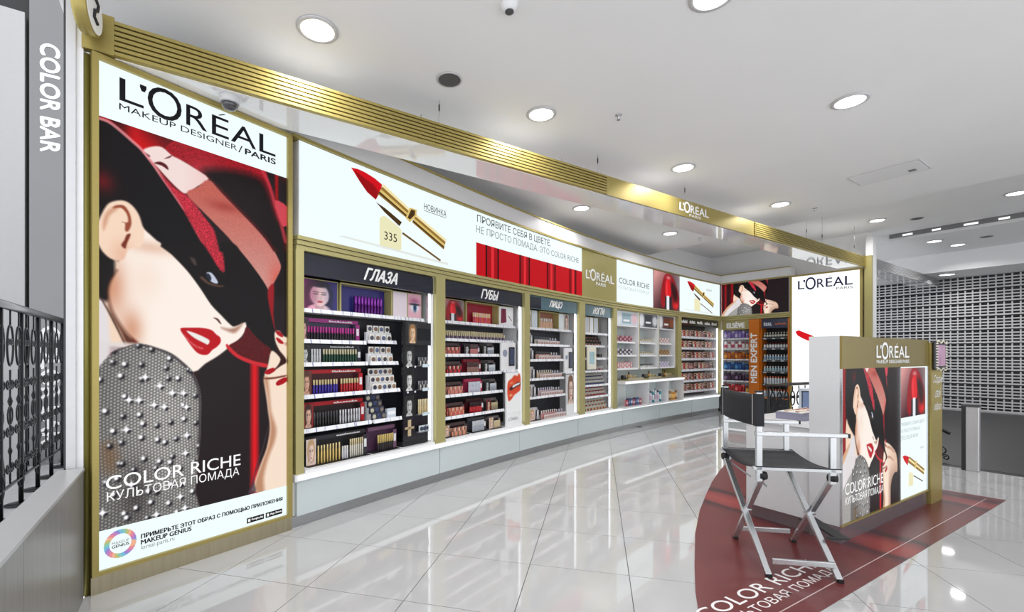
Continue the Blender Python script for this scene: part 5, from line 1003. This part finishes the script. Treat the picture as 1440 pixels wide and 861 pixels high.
B.row('cream_box', [pack_me((180, 60, 80), (230, 200, 200), .07, .05, .11), pack_me((40, 60, 110), (120, 140, 190), .07, .05, .13), pack_me((60, 90, 140), (200, 210, 230), .07, .05, .13)], .22, .78, 7, -.03, .4312, 'blue or pink carton in the left box under the white counter', 'carton')
B.row('cleanser_bottle', [bottle_me((60, 150, 160), (236, 240, 240), (220, 236, 236), .035, .025, .24), bottle_me((232, 236, 240), (150, 160, 190), (206, 180, 206), .035, .025, .26), bottle_me((236, 230, 236), (110, 80, 120), (214, 190, 214), .035, .025, .22)], .93, 1.60, 7, -.03, .4312, 'cleanser bottle in the middle box under the white counter', 'bottle')
B.row('cleanser_bottle', [bottle_me((206, 150, 60), (236, 226, 206), (240, 200, 120), .035, .025, .2), bottle_me((236, 140, 40), (240, 236, 230), (246, 190, 90), .035, .025, .18), bottle_me((150, 110, 70), (230, 220, 200), (226, 200, 160), .035, .025, .22)], 1.74, 2.30, 6, -.03, .4312, 'orange or amber bottle in the right box under the white counter', 'bottle')
# ---------------------------------------------------------------- bay 6: hanging packs
B = Bay(9.2, 11.0, 'shelf_bay', 'bay of hanging hair care packs under a black header'); L = B.L
carcass(B, mat('grey_shelf_back', (86, 80, 78), .5, noise=.1), header=None, led=False)
h = B.part('header_sign', BLACK, .02, L-.02, .02, .05, 1.985, 2.135)
for k in range(5): marks_on(B.surf, 7, .05+k*.35, .31+k*.35, 2.03, 2.095, -.016, WPAINT, h, k+3)
HP = [((232, 220, 206), (120, 86, 66)), ((206, 170, 140), (70, 50, 44)), ((150, 90, 80), (230, 216, 206)), ((206, 150, 110), (190, 60, 60)), ((96, 60, 60), (226, 200, 180)), ((226, 206, 180), (170, 120, 80)), ((70, 50, 60), (200, 150, 160))]
HM = [blister_me(*c) for c in HP]; dk = [blister_me((60, 46, 46), (190, 150, 130)), blister_me((44, 36, 38), (150, 80, 80))]
for k, z in enumerate((1.74, 1.50, 1.26, 1.02, .78, .55)):
    nm = ('top', 'second', 'third', 'fourth', 'fifth', 'lowest')[k]; o = B.part('shelf', flat((196, 198, 200), .3), .02, L-.03, .08, .34, z-.012, z); B.part('price_strip', PSTRIP, .02, L-.03, .07, .08, z-.04, z+.01, parent=o)
    mm = HM[k % 3:]+HM[:k % 3]+(dk if k > 1 else [])
    for q in range(2): B.row('hair_colour_pack', mm if q == 0 else mm[::-1], .06, L-.06, 20, .12+.05*q, z, 'upright hair colour pack on the %s row of the packed bay by the corner' % nm, 'pack', jit=.004)
B.part('light_strip', LED, L-.03, L-.014, .03, .05, .45, 1.97)
# ---------------------------------------------------------------- end wall: hair care and men's bays
B = Bay(0, 0, 'shelf_bay', 'hair care shelf bay of coloured bottles on the end wall', (PB, AB, .655)); L = B.L
B.part('back_panel', SHELFW, .03, L, .30, .32, .41, 2.15); h = B.part('header_sign', GOLDP, .03, L, .02, .06, 1.93, 2.15); text_on(B.surf, 'ELSÈVE', .15, .53, 1.97, 2.11, -.016, WPAINT, h, bold=.05)
B.part('light_strip', LED, .035, .055, .01, .03, .45, 1.93); B.part('side_panel', SHELFW, .0, .03, .03, .30, .41, 2.15)
EC = [((150, 130, 196), (110, 90, 170), (200, 190, 226)), ((236, 232, 232), (190, 60, 90), (240, 236, 236)), ((190, 100, 24), (140, 60, 16), (226, 160, 60)), ((24, 90, 160), (16, 50, 110), (80, 150, 200)), ((66, 36, 70), (40, 24, 44), (140, 110, 150)), ((190, 24, 36), (130, 12, 24), (226, 120, 120))]
for k, z in enumerate((1.715, 1.48, 1.235, .985, .735, .48)):
    nm = ('violet', 'white', 'amber', 'blue', 'plum', 'red')[k]; a, b, c = EC[k]
    shelf(B, .03, L, .03, z, .30, m=flat((226, 236, 240), .25))
    B.row('shampoo_bottle', [bottle_me(a, b, c, .038, .03, .19, .03, .78), bottle_me(a, b, a, .038, .03, .185, .03, .78), bottle_me(a, c, b, .037, .03, .18, .03, .74)] if k != 1 else [bottle_me(a, a, b, .037, .03, .18, .03, .74), bottle_me(a, b, a, .036, .03, .16)], .06, L-.13, 6, .08, z, '%s shampoo bottle on the end wall hair care shelf' % nm, 'shampoo')
    B.row('shampoo_bottle', bottle_me(c if k != 5 else (214, 160, 60), b, a if k != 5 else (240, 206, 110), .026, .024, .15, .03, .74), L-.12, L-.005, 2, .08, z, 'smaller tube at the end of the %s hair care shelf' % nm, 'shampoo')
mc = thing('sign_column', 'orange square column lettered MEN EXPERT in white', 'sign', (PB[0]+math.cos(AB)*.66, PB[1]+math.sin(AB)*.66, 0), AB)
ORG = mat('orange_lacquer', (206, 112, 22), .3, noise=.02); MB().box(0, .20, -.06, .30, .30, 2.14).build('body', ORG, mc); MB().box(.005, .195, -.055, .30, 0, .30).build('foot', BLACK, mc)
text_on(BW, 'MEN EXPERT', .70, .82, .72, 1.83, .064, WPAINT, mc, bold=.04, rot=90)
B = Bay(0, 0, 'shelf_bay', "black men's care bay with orange edges on the end wall", ((PB[0]+math.cos(AB)*.87, PB[1]+math.sin(AB)*.87), AB, .56)); L = B.L
B.part('back_panel', MATTB, 0, L, .30, .32, .30, 2.14); B.part('plinth', BLACK, 0, L, .0, .30, 0, .38); B.part('orange_trim', ORG, 0, L, -.01, .0, .38, .405); B.part('deck', MATTB, 0, L, 0, .30, .38, .40)
B.part('side_panel', ORG, L-.03, L, .0, .30, .40, 2.14); B.part('side_panel', ORG, 0, .015, .0, .30, .40, 2.14)
h = B.part('header_sign', flat((50, 56, 80), .2), .015, L-.03, .02, .05, 1.93, 2.13); marks_on(B.surf, 4, .06, .22, 1.98, 2.08, -.016, flat((200, 210, 226)), h, 5); marks_on(B.surf, 9, .28, .5, 2.0, 2.04, -.016, flat((206, 110, 80)), h, 6)
MCc = [((40, 44, 40), (190, 190, 180), (200, 206, 190)), ((196, 200, 204), (110, 40, 40), (226, 228, 230)), ((206, 218, 226), (226, 232, 236), (120, 160, 190)), ((196, 206, 210), (210, 216, 220), (150, 190, 200)), ((206, 214, 220), (226, 120, 70), (190, 200, 210)), ((206, 214, 220), (226, 110, 60), (170, 190, 206))]
for k, z in enumerate((1.72, 1.49, 1.23, .975, .70, .42)):
    a, b, c = MCc[k]; nm = ('black', 'grey', 'pale blue', 'pale green', 'orange capped', 'lowest orange capped')[k]
    o = B.part('shelf', MATTB, .015, L-.03, .03, .30, z-.014, z); 
    for q in range(3): MB().box(.05+q*.17, .11+q*.17, .026, .03, z-.03, z-.008).build('price_note', flat((190, 206, 216)), o)
    B.part('price_strip', flat((70, 72, 76)), .015, L-.03, .028, .034, z-.035, z+.006, parent=o)
    B.row('mens_care_bottle', bottle_me(a, b, c, .022, .02, .17 if k > 3 else .12, .03), .03, L-.04, 9, .08, z, "%s bottle on the men's care shelf" % nm, 'bottle')

# ================================================================ KIOSK
KA = math.radians(-2.3); kx, ky = 4.245, -1.984
kk = thing('kiosk', 'grey and gold promotion kiosk with backlit hat posters and low counter', 'kiosk', (kx, ky, 0), KA); KF = Flat((kx, ky), KA)
GREYK = mat('light_grey_laminate', (212, 213, 215), .35, noise=.02); KBASE = mat('grey_violet_steel', (150, 142, 146), .25, .7, noise=.08, nscale=4, stretch=(1, 1, 20))
MB().box(0.0, 1.69, 0.01, .20, .12, 1.468).build('tall_panel', GREYK, kk); MB().box(0.004, 1.70, .006, .20, 0, .12).build('base', KBASE, kk)
MB().box(0.0, 1.70, -.004, .01, 1.235, 1.468).build('gold_header', mat('olive_gold', (138, 122, 66), .3, .5, noise=.03), kk)
MB().box(0.0, 1.70, -.006, .01, .12, .133).build('gold_lip', GOLD, kk)
logo_on(KF, .58, 1.24, 1.305, 1.43, .006, WPAINT, kk, bold=.012); text_on(KF, 'MAKEUP DESIGNER/PARIS', .58, 1.24, 1.268, 1.295, .006, WPAINT, kk, bold=.02)
for x0, x1 in ((0, .012), (1.056, 1.066), (1.69, 1.70)): MB().box(x0, x1, -.004, .01, .133, 1.235).build('frame_bar', ALU, kk)
grid_print(KF, .012, 1.056, .133, 1.235, 190, 200, lambda S, T: paint_woman(S, T, .4), -.006, kk, 'photograph', PRINT_LIT, -.33, 1.39, .2, .806)
text_on(KF, 'COLOR RICHE', .06, .72, .335, .415, .001, LWHITE, kk); text_on(KF, 'КУЛЬТОВАЯ ПОМАДА', .06, .72, .255, .32, .001, LWHITE, kk, bold=-.01)
quad_on(KF, 1.066, 1.69, .133, 1.235, -.006, LW, kk, 'white_face'); grid_print(KF, 1.075, 1.66, .81, 1.225, 60, 44, paint_lips, -.005, kk, 'lips_photograph', PRINT_LIT)
for z, s_ in ((.735, 'ПРОЯВИТЕ СЕБЯ В ЦВЕТЕ.'), (.68, 'НЕ ПРОСТО ПОМАДА.'), (.625, 'ЭТО COLOR RICHE')): text_on(KF, s_, 1.09, 1.09+.026*len(s_), z, z+.034, -.004, lit((150, 156, 160)), kk, bold=-.01)
text_on(KF, 'НОВИНКА', 1.52, 1.62, .515, .53, -.004, GREYINK, kk)
def KP(pts, m, nm, d): return poly_on(KF, [(1.13+(a-1.571)*.44, .49+(z-2.946)*.44) for a, z in pts], d, m, kk, nm)
KP([(1.867, 2.587), (1.935, 2.62), (2.119, 2.54), (2.118, 2.35), (2.085, 2.322), (1.867, 2.342)], lit((232, 226, 186)), 'printed_block', -.0045)
KP([(2.135, 2.52), (2.64, 2.34), (2.63, 2.321), (2.125, 2.50)], GL[2], 'printed_line', -.0044); KP([(1.571, 2.946), (1.711, 2.953), (1.895, 2.901), (1.825, 2.742), (1.656, 2.854)], lit((206, 12, 26)), 'printed_bullet', -.0042)
KP([(1.907, 2.911), (2.715, 2.57), (2.68, 2.456), (1.848, 2.798)], GL[0], 'printed_tube', -.0042); KP([(1.90, 2.88), (2.70, 2.53), (2.69, 2.50), (1.88, 2.84)], GL[3], 'printed_sheen', -.004); KP([(2.22, 2.79), (2.307, 2.78), (2.25, 2.63), (2.166, 2.65)], GL[1], 'printed_collar', -.0038)
# gold pillar with framed picture and script
MB().box(1.712, 1.995, -.02, .18, 0.0, 1.445).build('gold_pillar', GOLD, kk)
KG = Flat((kx, ky), KA)
for s_, z, a0, a1 in (('Создай', 1.07, 1.735, 1.97), ('свой', .95, 1.79, 1.93), ('образ', .82, 1.76, 1.94)): text_on(KG, s_, a0, a1, z, z+.085, .022, WPAINT, kk, shear=.25)
fr = MB().box(1.725, 1.985, -.05, -.02, 1.20, 1.46).build('baroque_frame', BLACK, kk, bevel=.012)
for q in range(10):
    for x in (1.735, 1.975): MB().lathe([(.008, 0), (.010, .006), (.004, .012)], 8, (x, -.052, 1.215+q*.024)).build('bead', flat((236, 232, 220), .3), fr)
sc = MB()
for z in (1.205, 1.45): sc.tube([(1.73+.025*i, -.055, z+.012*math.sin(i*1.3)) for i in range(11)], .006, 6)
sc.build('scroll', flat((230, 226, 206), .3), fr)
MB().box(1.76, 1.95, -.053, -.05, 1.235, 1.425).build('picture', mat('pink_picture', (206, 160, 190), .3, noise=.35, nscale=14), fr)
# low counter behind the tall panel
MB().box(0.02, 1.98, .20, .67, .105, .79).build('counter_body', GREYK, kk); MB().box(.05, 1.95, .20, .64, 0, .105).build('counter_kick', KBASE, kk); MB().box(0.0, 2.0, .20, .69, .79, .82).build('counter_top', mat('white_counter', (232, 233, 235), .2, noise=.01), kk)
KM = FR[kk.name]
def on_kiosk(x, y, z=.82): return KM @ Vector((x, y, z))
t = thing('tester_tray', 'low metal tester tray on the kiosk counter', 'tray', on_kiosk(.14, .30, .8208), KA)
MB().box(0, .5, 0, .2, 0, .055).build('box', flat((150, 150, 172), .25, .5), t); MB().box(.01, .49, .01, .19, .055, .06).build('top', flat((226, 224, 222)), t)
r5 = random.Random(9)
for k in range(16): MB().lathe([(.014, 0), (.014, .008)], 10, (.04+(k % 8)*.06, .06+(k//8)*.08, .06)).build('pan', flat(r5.choice([(206, 170, 140), (190, 130, 110), (226, 200, 180), (160, 110, 90)]), .4), t)
t = thing('display_case', 'clear boxy case with pale drawers on the kiosk counter', 'case', on_kiosk(.78, .40, .8208), KA)
MB().box(0, .42, .02, .22, 0, .02).build('base', flat((206, 214, 222), .2), t); MB().box(0, .42, .20, .22, .02, .21).build('back', flat((196, 206, 216), .2), t); MB().box(0, .42, .02, .20, .19, .21).build('lid', flat((206, 214, 222), .15), t)
for k in range(3): MB().box(.005+k*.14, .135+k*.14, .03, .19, .02, .18).build('drawer', [flat((120, 140, 176), .2), flat((44, 46, 54), .2), flat((206, 216, 222), .2)][k], t)

# ================================================================ RED FLOOR MAT
MA = KA
def matmat():
    m = bpy.data.materials.new('red_vinyl_print'); m.use_nodes = True; nt = m.node_tree; b = nt.nodes['Principled BSDF']
    tc = nt.nodes.new('ShaderNodeTexCoord'); sx = nt.nodes.new('ShaderNodeSeparateXYZ'); nz = nt.nodes.new('ShaderNodeTexNoise'); cr = nt.nodes.new('ShaderNodeValToRGB'); ma = nt.nodes.new('ShaderNodeMath'); mr = nt.nodes.new('ShaderNodeMapRange')
    nt.links.new(tc.outputs['Object'], sx.inputs[0]); mr.inputs['From Min'].default_value = -2.2; mr.inputs['From Max'].default_value = 2.4
    nz.inputs['Scale'].default_value = 5; nt.links.new(tc.outputs['Object'], nz.inputs['Vector'])
    ma.operation = 'MULTIPLY_ADD'; ma.inputs[1].default_value = .025; nt.links.new(nz.outputs['Fac'], ma.inputs[0]); nt.links.new(sx.outputs['X'], mr.inputs['Value']); nt.links.new(mr.outputs['Result'], ma.inputs[2])
    e = cr.color_ramp.elements; base = (106, 44, 45); e[0].position = 0; e[0].color = (*L3(base), 1); e[1].position = 1; e[1].color = (*L3(base), 1)
    for p, c in ((.40, base), (.425, (60, 24, 34)), (.44, (136, 50, 50)), (.47, (152, 58, 55)), (.50, (114, 38, 41)), (.515, (44, 20, 30)), (.535, base), (.80, base), (.83, (56, 24, 34)), (.85, (142, 52, 51)), (.885, (128, 44, 44)), (.90, (58, 24, 34)), (.93, base)):
        q = e.new(p); q.color = (*L3(c), 1)
    nt.links.new(ma.outputs[0], cr.inputs['Fac']); nt.links.new(cr.outputs['Color'], b.inputs['Base Color']); b.inputs['Roughness'].default_value = .32; return m
mt = thing('floor_mat', 'dark red half round printed floor mat under the kiosk and chair', 'mat', (4.6, -2.30, 0), MA); MI = FR[mt.name].inverted()
out = [(2.05, -2.22), (2.28, -2.12), (2.605, -1.923), (2.779, -1.799), (3.066, -1.616), (3.56, -1.315), (4.08, -1.036), (4.594, -.794), (5.05, -.59), (5.532, -.393), (6.0, -.225), (6.34, -.115), (6.60, -.06), (6.66, -2.0), (6.69, -2.412)]
pl_ = [tuple((MI @ Vector((*p, 0)))[:2]) for p in out]
pl_ = [tuple(q) for q in smooth_poly(pl_[:13], 1)]+pl_[13:]
MB().prism(pl_, 0.0005, .003).build('vinyl', matmat(), mt)
GF = Ground((4.6, -2.30), MA, .003)
MB().box(-2.3, 2.0, .075, .081, .003, .0034).build('white_line', flat((196, 176, 176)), mt)
text_on(GF, 'COLOR RICHE', -2.05, -.86, .22, .31, .0006, flat((238, 236, 236)), mt, bold=.005); text_on(GF, 'КУЛЬТОВАЯ ПОМАДА', -2.05, -.84, .12, .19, .0006, flat((238, 236, 236)), mt)

# ================================================================ DIRECTOR CHAIR
ca = math.radians(-42.5); ch = thing('director_chair', 'tall folding director chair with black fabric and aluminium frame beside the kiosk', 'chair', (3.655, -1.86, .003), ca)
FAB = mat('black_canvas', (25, 26, 32), .75, noise=.12, nscale=160, bump=.3)
hw, hd = .275, .19; dx_ = -.05; zs, zp, za, zt = .665, .585, .855, 1.105
def R_(p, q, w=.028, h=.02, m=ALU, nm='rail', par=None, up=(0, 0, 1)): return MB().bar(p, q, w, h, up=up).build(nm, m, par or ch, bevel=.003)
for sx, off in ((-1, 0), (1, 0)):
    x = sx*hd
    for sy in (-1, 1):
        xo = x+.014*sy
        l = R_((xo, sy*.295, .012), (xo+dx_, -sy*.265, zp+.012), .022, .034, nm='leg', up=(1, 0, 0)); MB().box(xo-.014, xo+.014, sy*.295-.02, sy*.295+.02, 0, .02).build('foot_cap', RUBBER, l)
        MB().lathe([(.024, -.02), (.026, 0), (.024, .02)], 14, M=Matrix.Translation((xo+dx_, -sy*.268, zp+.015)) @ Matrix.Rotation(PI/2, 4, 'Y')).build('hinge_knob', RUBBER, l)
    MB().lathe([(.012, -.03), (.012, .03)], 10, M=Matrix.Translation((x+dx_/2, 0, .305)) @ Matrix.Rotation(PI/2, 4, 'Y')).build('pivot_bolt', STEEL, ch)
for sy in (-1, 1):
    R_((-hd+.02, sy*.265, .085), (hd-.02, sy*.265, .085), .018, .032, nm='stretcher')
    R_((-hd-.045+dx_, sy*hw, zs-.02), (hd+.055+dx_, sy*hw, zs-.02), .022, .022, nm='seat_rail')
    b = R_((-hd-.01+dx_, sy*hw, zp-.02), (-hd-.01+dx_, sy*hw, zt), .034, .022, nm='back_post', up=(0, 1, 0)); MB().box(-hd-.029+dx_, -hd+.009+dx_, sy*hw-.014, sy*hw+.014, zt, zt+.008).build('post_cap', RUBBER, b)
    R_((hd+.01+dx_, sy*hw, zp-.02), (hd+.01+dx_, sy*hw, za-.01), .034, .022, nm='arm_post', up=(0, 1, 0))
    a = R_((-hd-.03+dx_, sy*hw, za), (hd+.085+dx_, sy*hw, za), .038, .022, nm='armrest'); MB().box(hd+.085+dx_, hd+.095+dx_, sy*hw-.02, sy*hw+.02, za-.012, za+.012).build('end_cap', RUBBER, a)
    l = R_((-hd+.01+dx_, sy*.24, zp-.02), (-hd+.10+dx_, sy*.12, zp-.09), .004, .012, m=STEEL, nm='folding_link')
# seat and back slings sag a little
mb = MB(); nx, ny = 6, 10; vs = []
for k in (0, 1):
    for i in range(nx+1):
        for j in range(ny+1):
            x = -hd-.03+dx_+(2*hd+.085)*i/nx; y = -hw-.012+(2*hw+.024)*j/ny; s = 1-(2*j/ny-1)**2; vs.append((x, y, zs-.005-.035*s-(0 if k else .006)))
n_ = (nx+1)*(ny+1); fs = []
for i in range(nx):
    for j in range(ny):
        a = i*(ny+1)+j; fs += [(a, a+1, a+ny+2, a+ny+1), (n_+a, n_+a+ny+1, n_+a+ny+2, n_+a+1)]
for i in range(nx):
    for j in (0, ny): a = i*(ny+1)+j; fs.append((a, a+ny+1, n_+a+ny+1, n_+a))
for j in range(ny):
    for i in (0, nx): a = i*(ny+1)+j; fs.append((a, a+1, n_+a+1, n_+a))
mb.add(vs, fs, 0, True).build('seat', FAB, ch)
mb = MB(); vs = []
for k in (0, 1):
    for i in range(ny+1):
        for j in range(5):
            y = -hw-.02+(2*hw+.04)*i/ny; s = 1-(2*i/ny-1)**2; z = .90+.19*j/4; vs.append((-hd-.022+dx_-.03*s+(.006 if k else 0)*1.0, y, z))
n_ = (ny+1)*5; fs = []
for i in range(ny):
    for j in range(4): a = i*5+j; fs += [(a, a+1, a+6, a+5), (n_+a, n_+a+5, n_+a+6, n_+a+1)]
for i in range(ny):
    for j in (0, 4): a = i*5+j; fs.append((a, a+5, n_+a+5, n_+a))
for j in range(4):
    for i in (0, ny): a = i*5+j; fs.append((a, a+1, n_+a+1, n_+a))
bk = mb.add(vs, fs, 0, True).build('backrest', FAB, ch)
for sy in (-1, 1):
    s = MB().box(-hd-.034+dx_, -hd+.012+dx_, sy*hw-.022, sy*hw+.022, .90, 1.095).build('backrest_sleeve', FAB, bk)
    MB().box(-hd-.037+dx_, -hd-.034+dx_, sy*(hw-.026)-.002, sy*(hw-.026)+.002, .905, 1.09).build('seam', flat((190, 190, 192)), bk)
ft = MB().box(hd+.035, hd+.115, -.17, .21, .20, .213).build('footrest', MATTB, ch, bevel=.006)
for sy in (-1, 1): MB().bar((hd-.01, sy*.16, .207), (hd+.05, sy*.17, .207), .02, .01).build('footrest_arm', MATTB, ft)

# ================================================================ WROUGHT IRON
def spiral(mb, c, r, turns, ax, flip=1, start=0.0, n=18, thick=.007):
    pts = []
    for i in range(n+1):
        t = i/n; a = start+flip*turns*2*PI*t; rr = r*(1-.8*t)
        pts.append((c[0]+ax[0]*rr*math.cos(a), c[1]+ax[1]*rr*math.cos(a), c[2]+rr*math.sin(a)))
    mb.tube(pts, thick, 5)
def baluster_mesh(h):
    mb = MB(); ax = (0, 1); w = .05+.03*(h > 1.2); r = w*.62
    mb.lathe([(.007, h*.14), (.007, h*.28), (.016, h*.3), (.007, h*.32), (.007, h*.52), (.018, h*.545), (.007, h*.57), (.007, h*.7)], 6)
    for z, s in ((h*.40, 1), (h*.40, -1), (h*.63, 1), (h*.63, -1), (h*.22, 1), (h*.22, -1)): spiral(mb, (0, s*w*.7, z), r, 1.4, ax, s, PI if s > 0 else 0)
    ring = lambda sx, sz, cz, q: [(0, sx*math.sin(a), cz+sz*math.cos(a)) for a in [2*PI*i/q for i in range(q)]]
    mb.tube(ring(w, h*.1, h*.82, 18), .008, 5, closed=True)
    for s in (-1, 1): spiral(mb, (0, s*w*.42, h*.84), w*.42, 1.3, ax, -s, 0 if s > 0 else PI)
    mb.tube([(0, 0, h*.92), (0, 0, h*.995)], .007, 5); mb.tube(ring(w*.8, h*.045, h*.475, 14), .006, 5, closed=True)
    return mb.mesh('baluster', IRON)
fe = thing('iron_fence', 'ornate black wrought iron fence with round handrail in front of the mirrored sign', 'fence', (-.85, 2.2, 0))
MB().tube([(0, -1.9, 1.74), (0, 0, 1.74), (0, 1.9, 1.74)], .036, 12).build('handrail', flat((96, 96, 98), .3, .7), fe)
MB().box(-.012, .012, -1.9, 1.9, .235, .25).build('lower_rail', IRON, fe)
bm_ = baluster_mesh(1.70)
for k in range(16): o = put('baluster', bm_, (0, -1.80+k*.235, 0.02), 0, fe)
for k in range(7):
    y = -1.5+k*.55-.0
    p = MB().lathe([(.018, 0.02), (.018, .30), (.03, .34), (.018, .38), (.018, 1.705)], 10, (0, y, 0)).build('post', IRON, fe)
    MB().lathe([(.11, 0), (.11, .012), (.04, .022)], 20, (0, y, 0)).build('foot_disc', IRON, p)
    m_ = MB(); pts = [(0, y+.085*math.sin(a)*(1-.4*math.cos(a)), .36+.2*math.cos(a)) for a in [2*PI*i/20 for i in range(20)]]; m_.tube(pts, .009, 6, closed=True)
    for s in (-1, 1): spiral(m_, (0, y+s*.035, .40), .035, 1.2, (0, 1), s, PI if s > 0 else 0); spiral(m_, (0, y+s*.03, .29), .028, 1.2, (0, 1), -s, 0)
    m_.build('teardrop_scroll', IRON, p)
# short railing standing beyond the kiosk counter
fr2 = thing('iron_railing', 'short dark iron railing with slim handrail behind the kiosk counter', 'railing', (7.05, -.47, 0), math.radians(-5.3))
MB().tube([(-.5, 0, .95), (1.2, 0, .95)], .02, 10).build('handrail', flat((70, 66, 62), .3, .6), fr2)
bm2 = baluster_mesh(.93)
for k in range(6): put('baluster', bm2, (-.36+k*.15, 0, 0), PI/2, fr2)
MB().box(-.5, 1.2, -.01, .01, .06, .08).build('lower_rail', IRON, fr2)
for x in (-.45, .55, 1.15): MB().lathe([(.05, 0), (.05, .01), (.014, .02), (.014, .94)], 10, (x, 0, 0)).build('post', IRON, fr2)
# scroll end of another railing beyond the bright floor, and the steel gate post
fr3 = thing('iron_railing', 'sloping end of an iron scroll railing beside the steel gate post', 'railing', (8.32, -1.45, 0), PI/2)
MB().tube([(-.28, 0, .36), (0.1, 0, .56), (.5, 0, .62)], .018, 8).build('handrail', IRON, fr3)
m_ = MB()
for x, z, r, s in ((-.2, .14, .06, 1), (-.12, .22, .05, -1), (-.24, .06, .04, 1), (.02, .2, .06, 1), (.02, .08, .05, -1), (.16, .25, .06, 1), (.3, .2, .06, -1)): spiral(m_, (x, 0, z), r, 1.4, (1, 0), s, 0)
m_.build('scroll', IRON, fr3)
for x in (-.1, .08, .24, .4): MB().lathe([(.01, 0), (.01, .3), (.02, .33), (.008, .48)], 8, (x, 0, 0)).build('baluster', IRON, fr3)
gpz = thing('gate_post', 'slim steel gate post with dark edge at the border of the bright floor', 'post', (7.97, -1.98, 0))
MB().box(-.02, .05, -.055, .055, 0, .74).build('shaft', flat((206, 206, 208), .3, .5), gpz, bevel=.008); MB().box(-.025, .05, .055, .085, 0, .74).build('dark_edge', flat((54, 54, 56), .4, .3), gpz); MB().box(-.03, .055, -.06, .09, .74, .765).build('cap', flat((90, 90, 92), .3, .5), gpz)
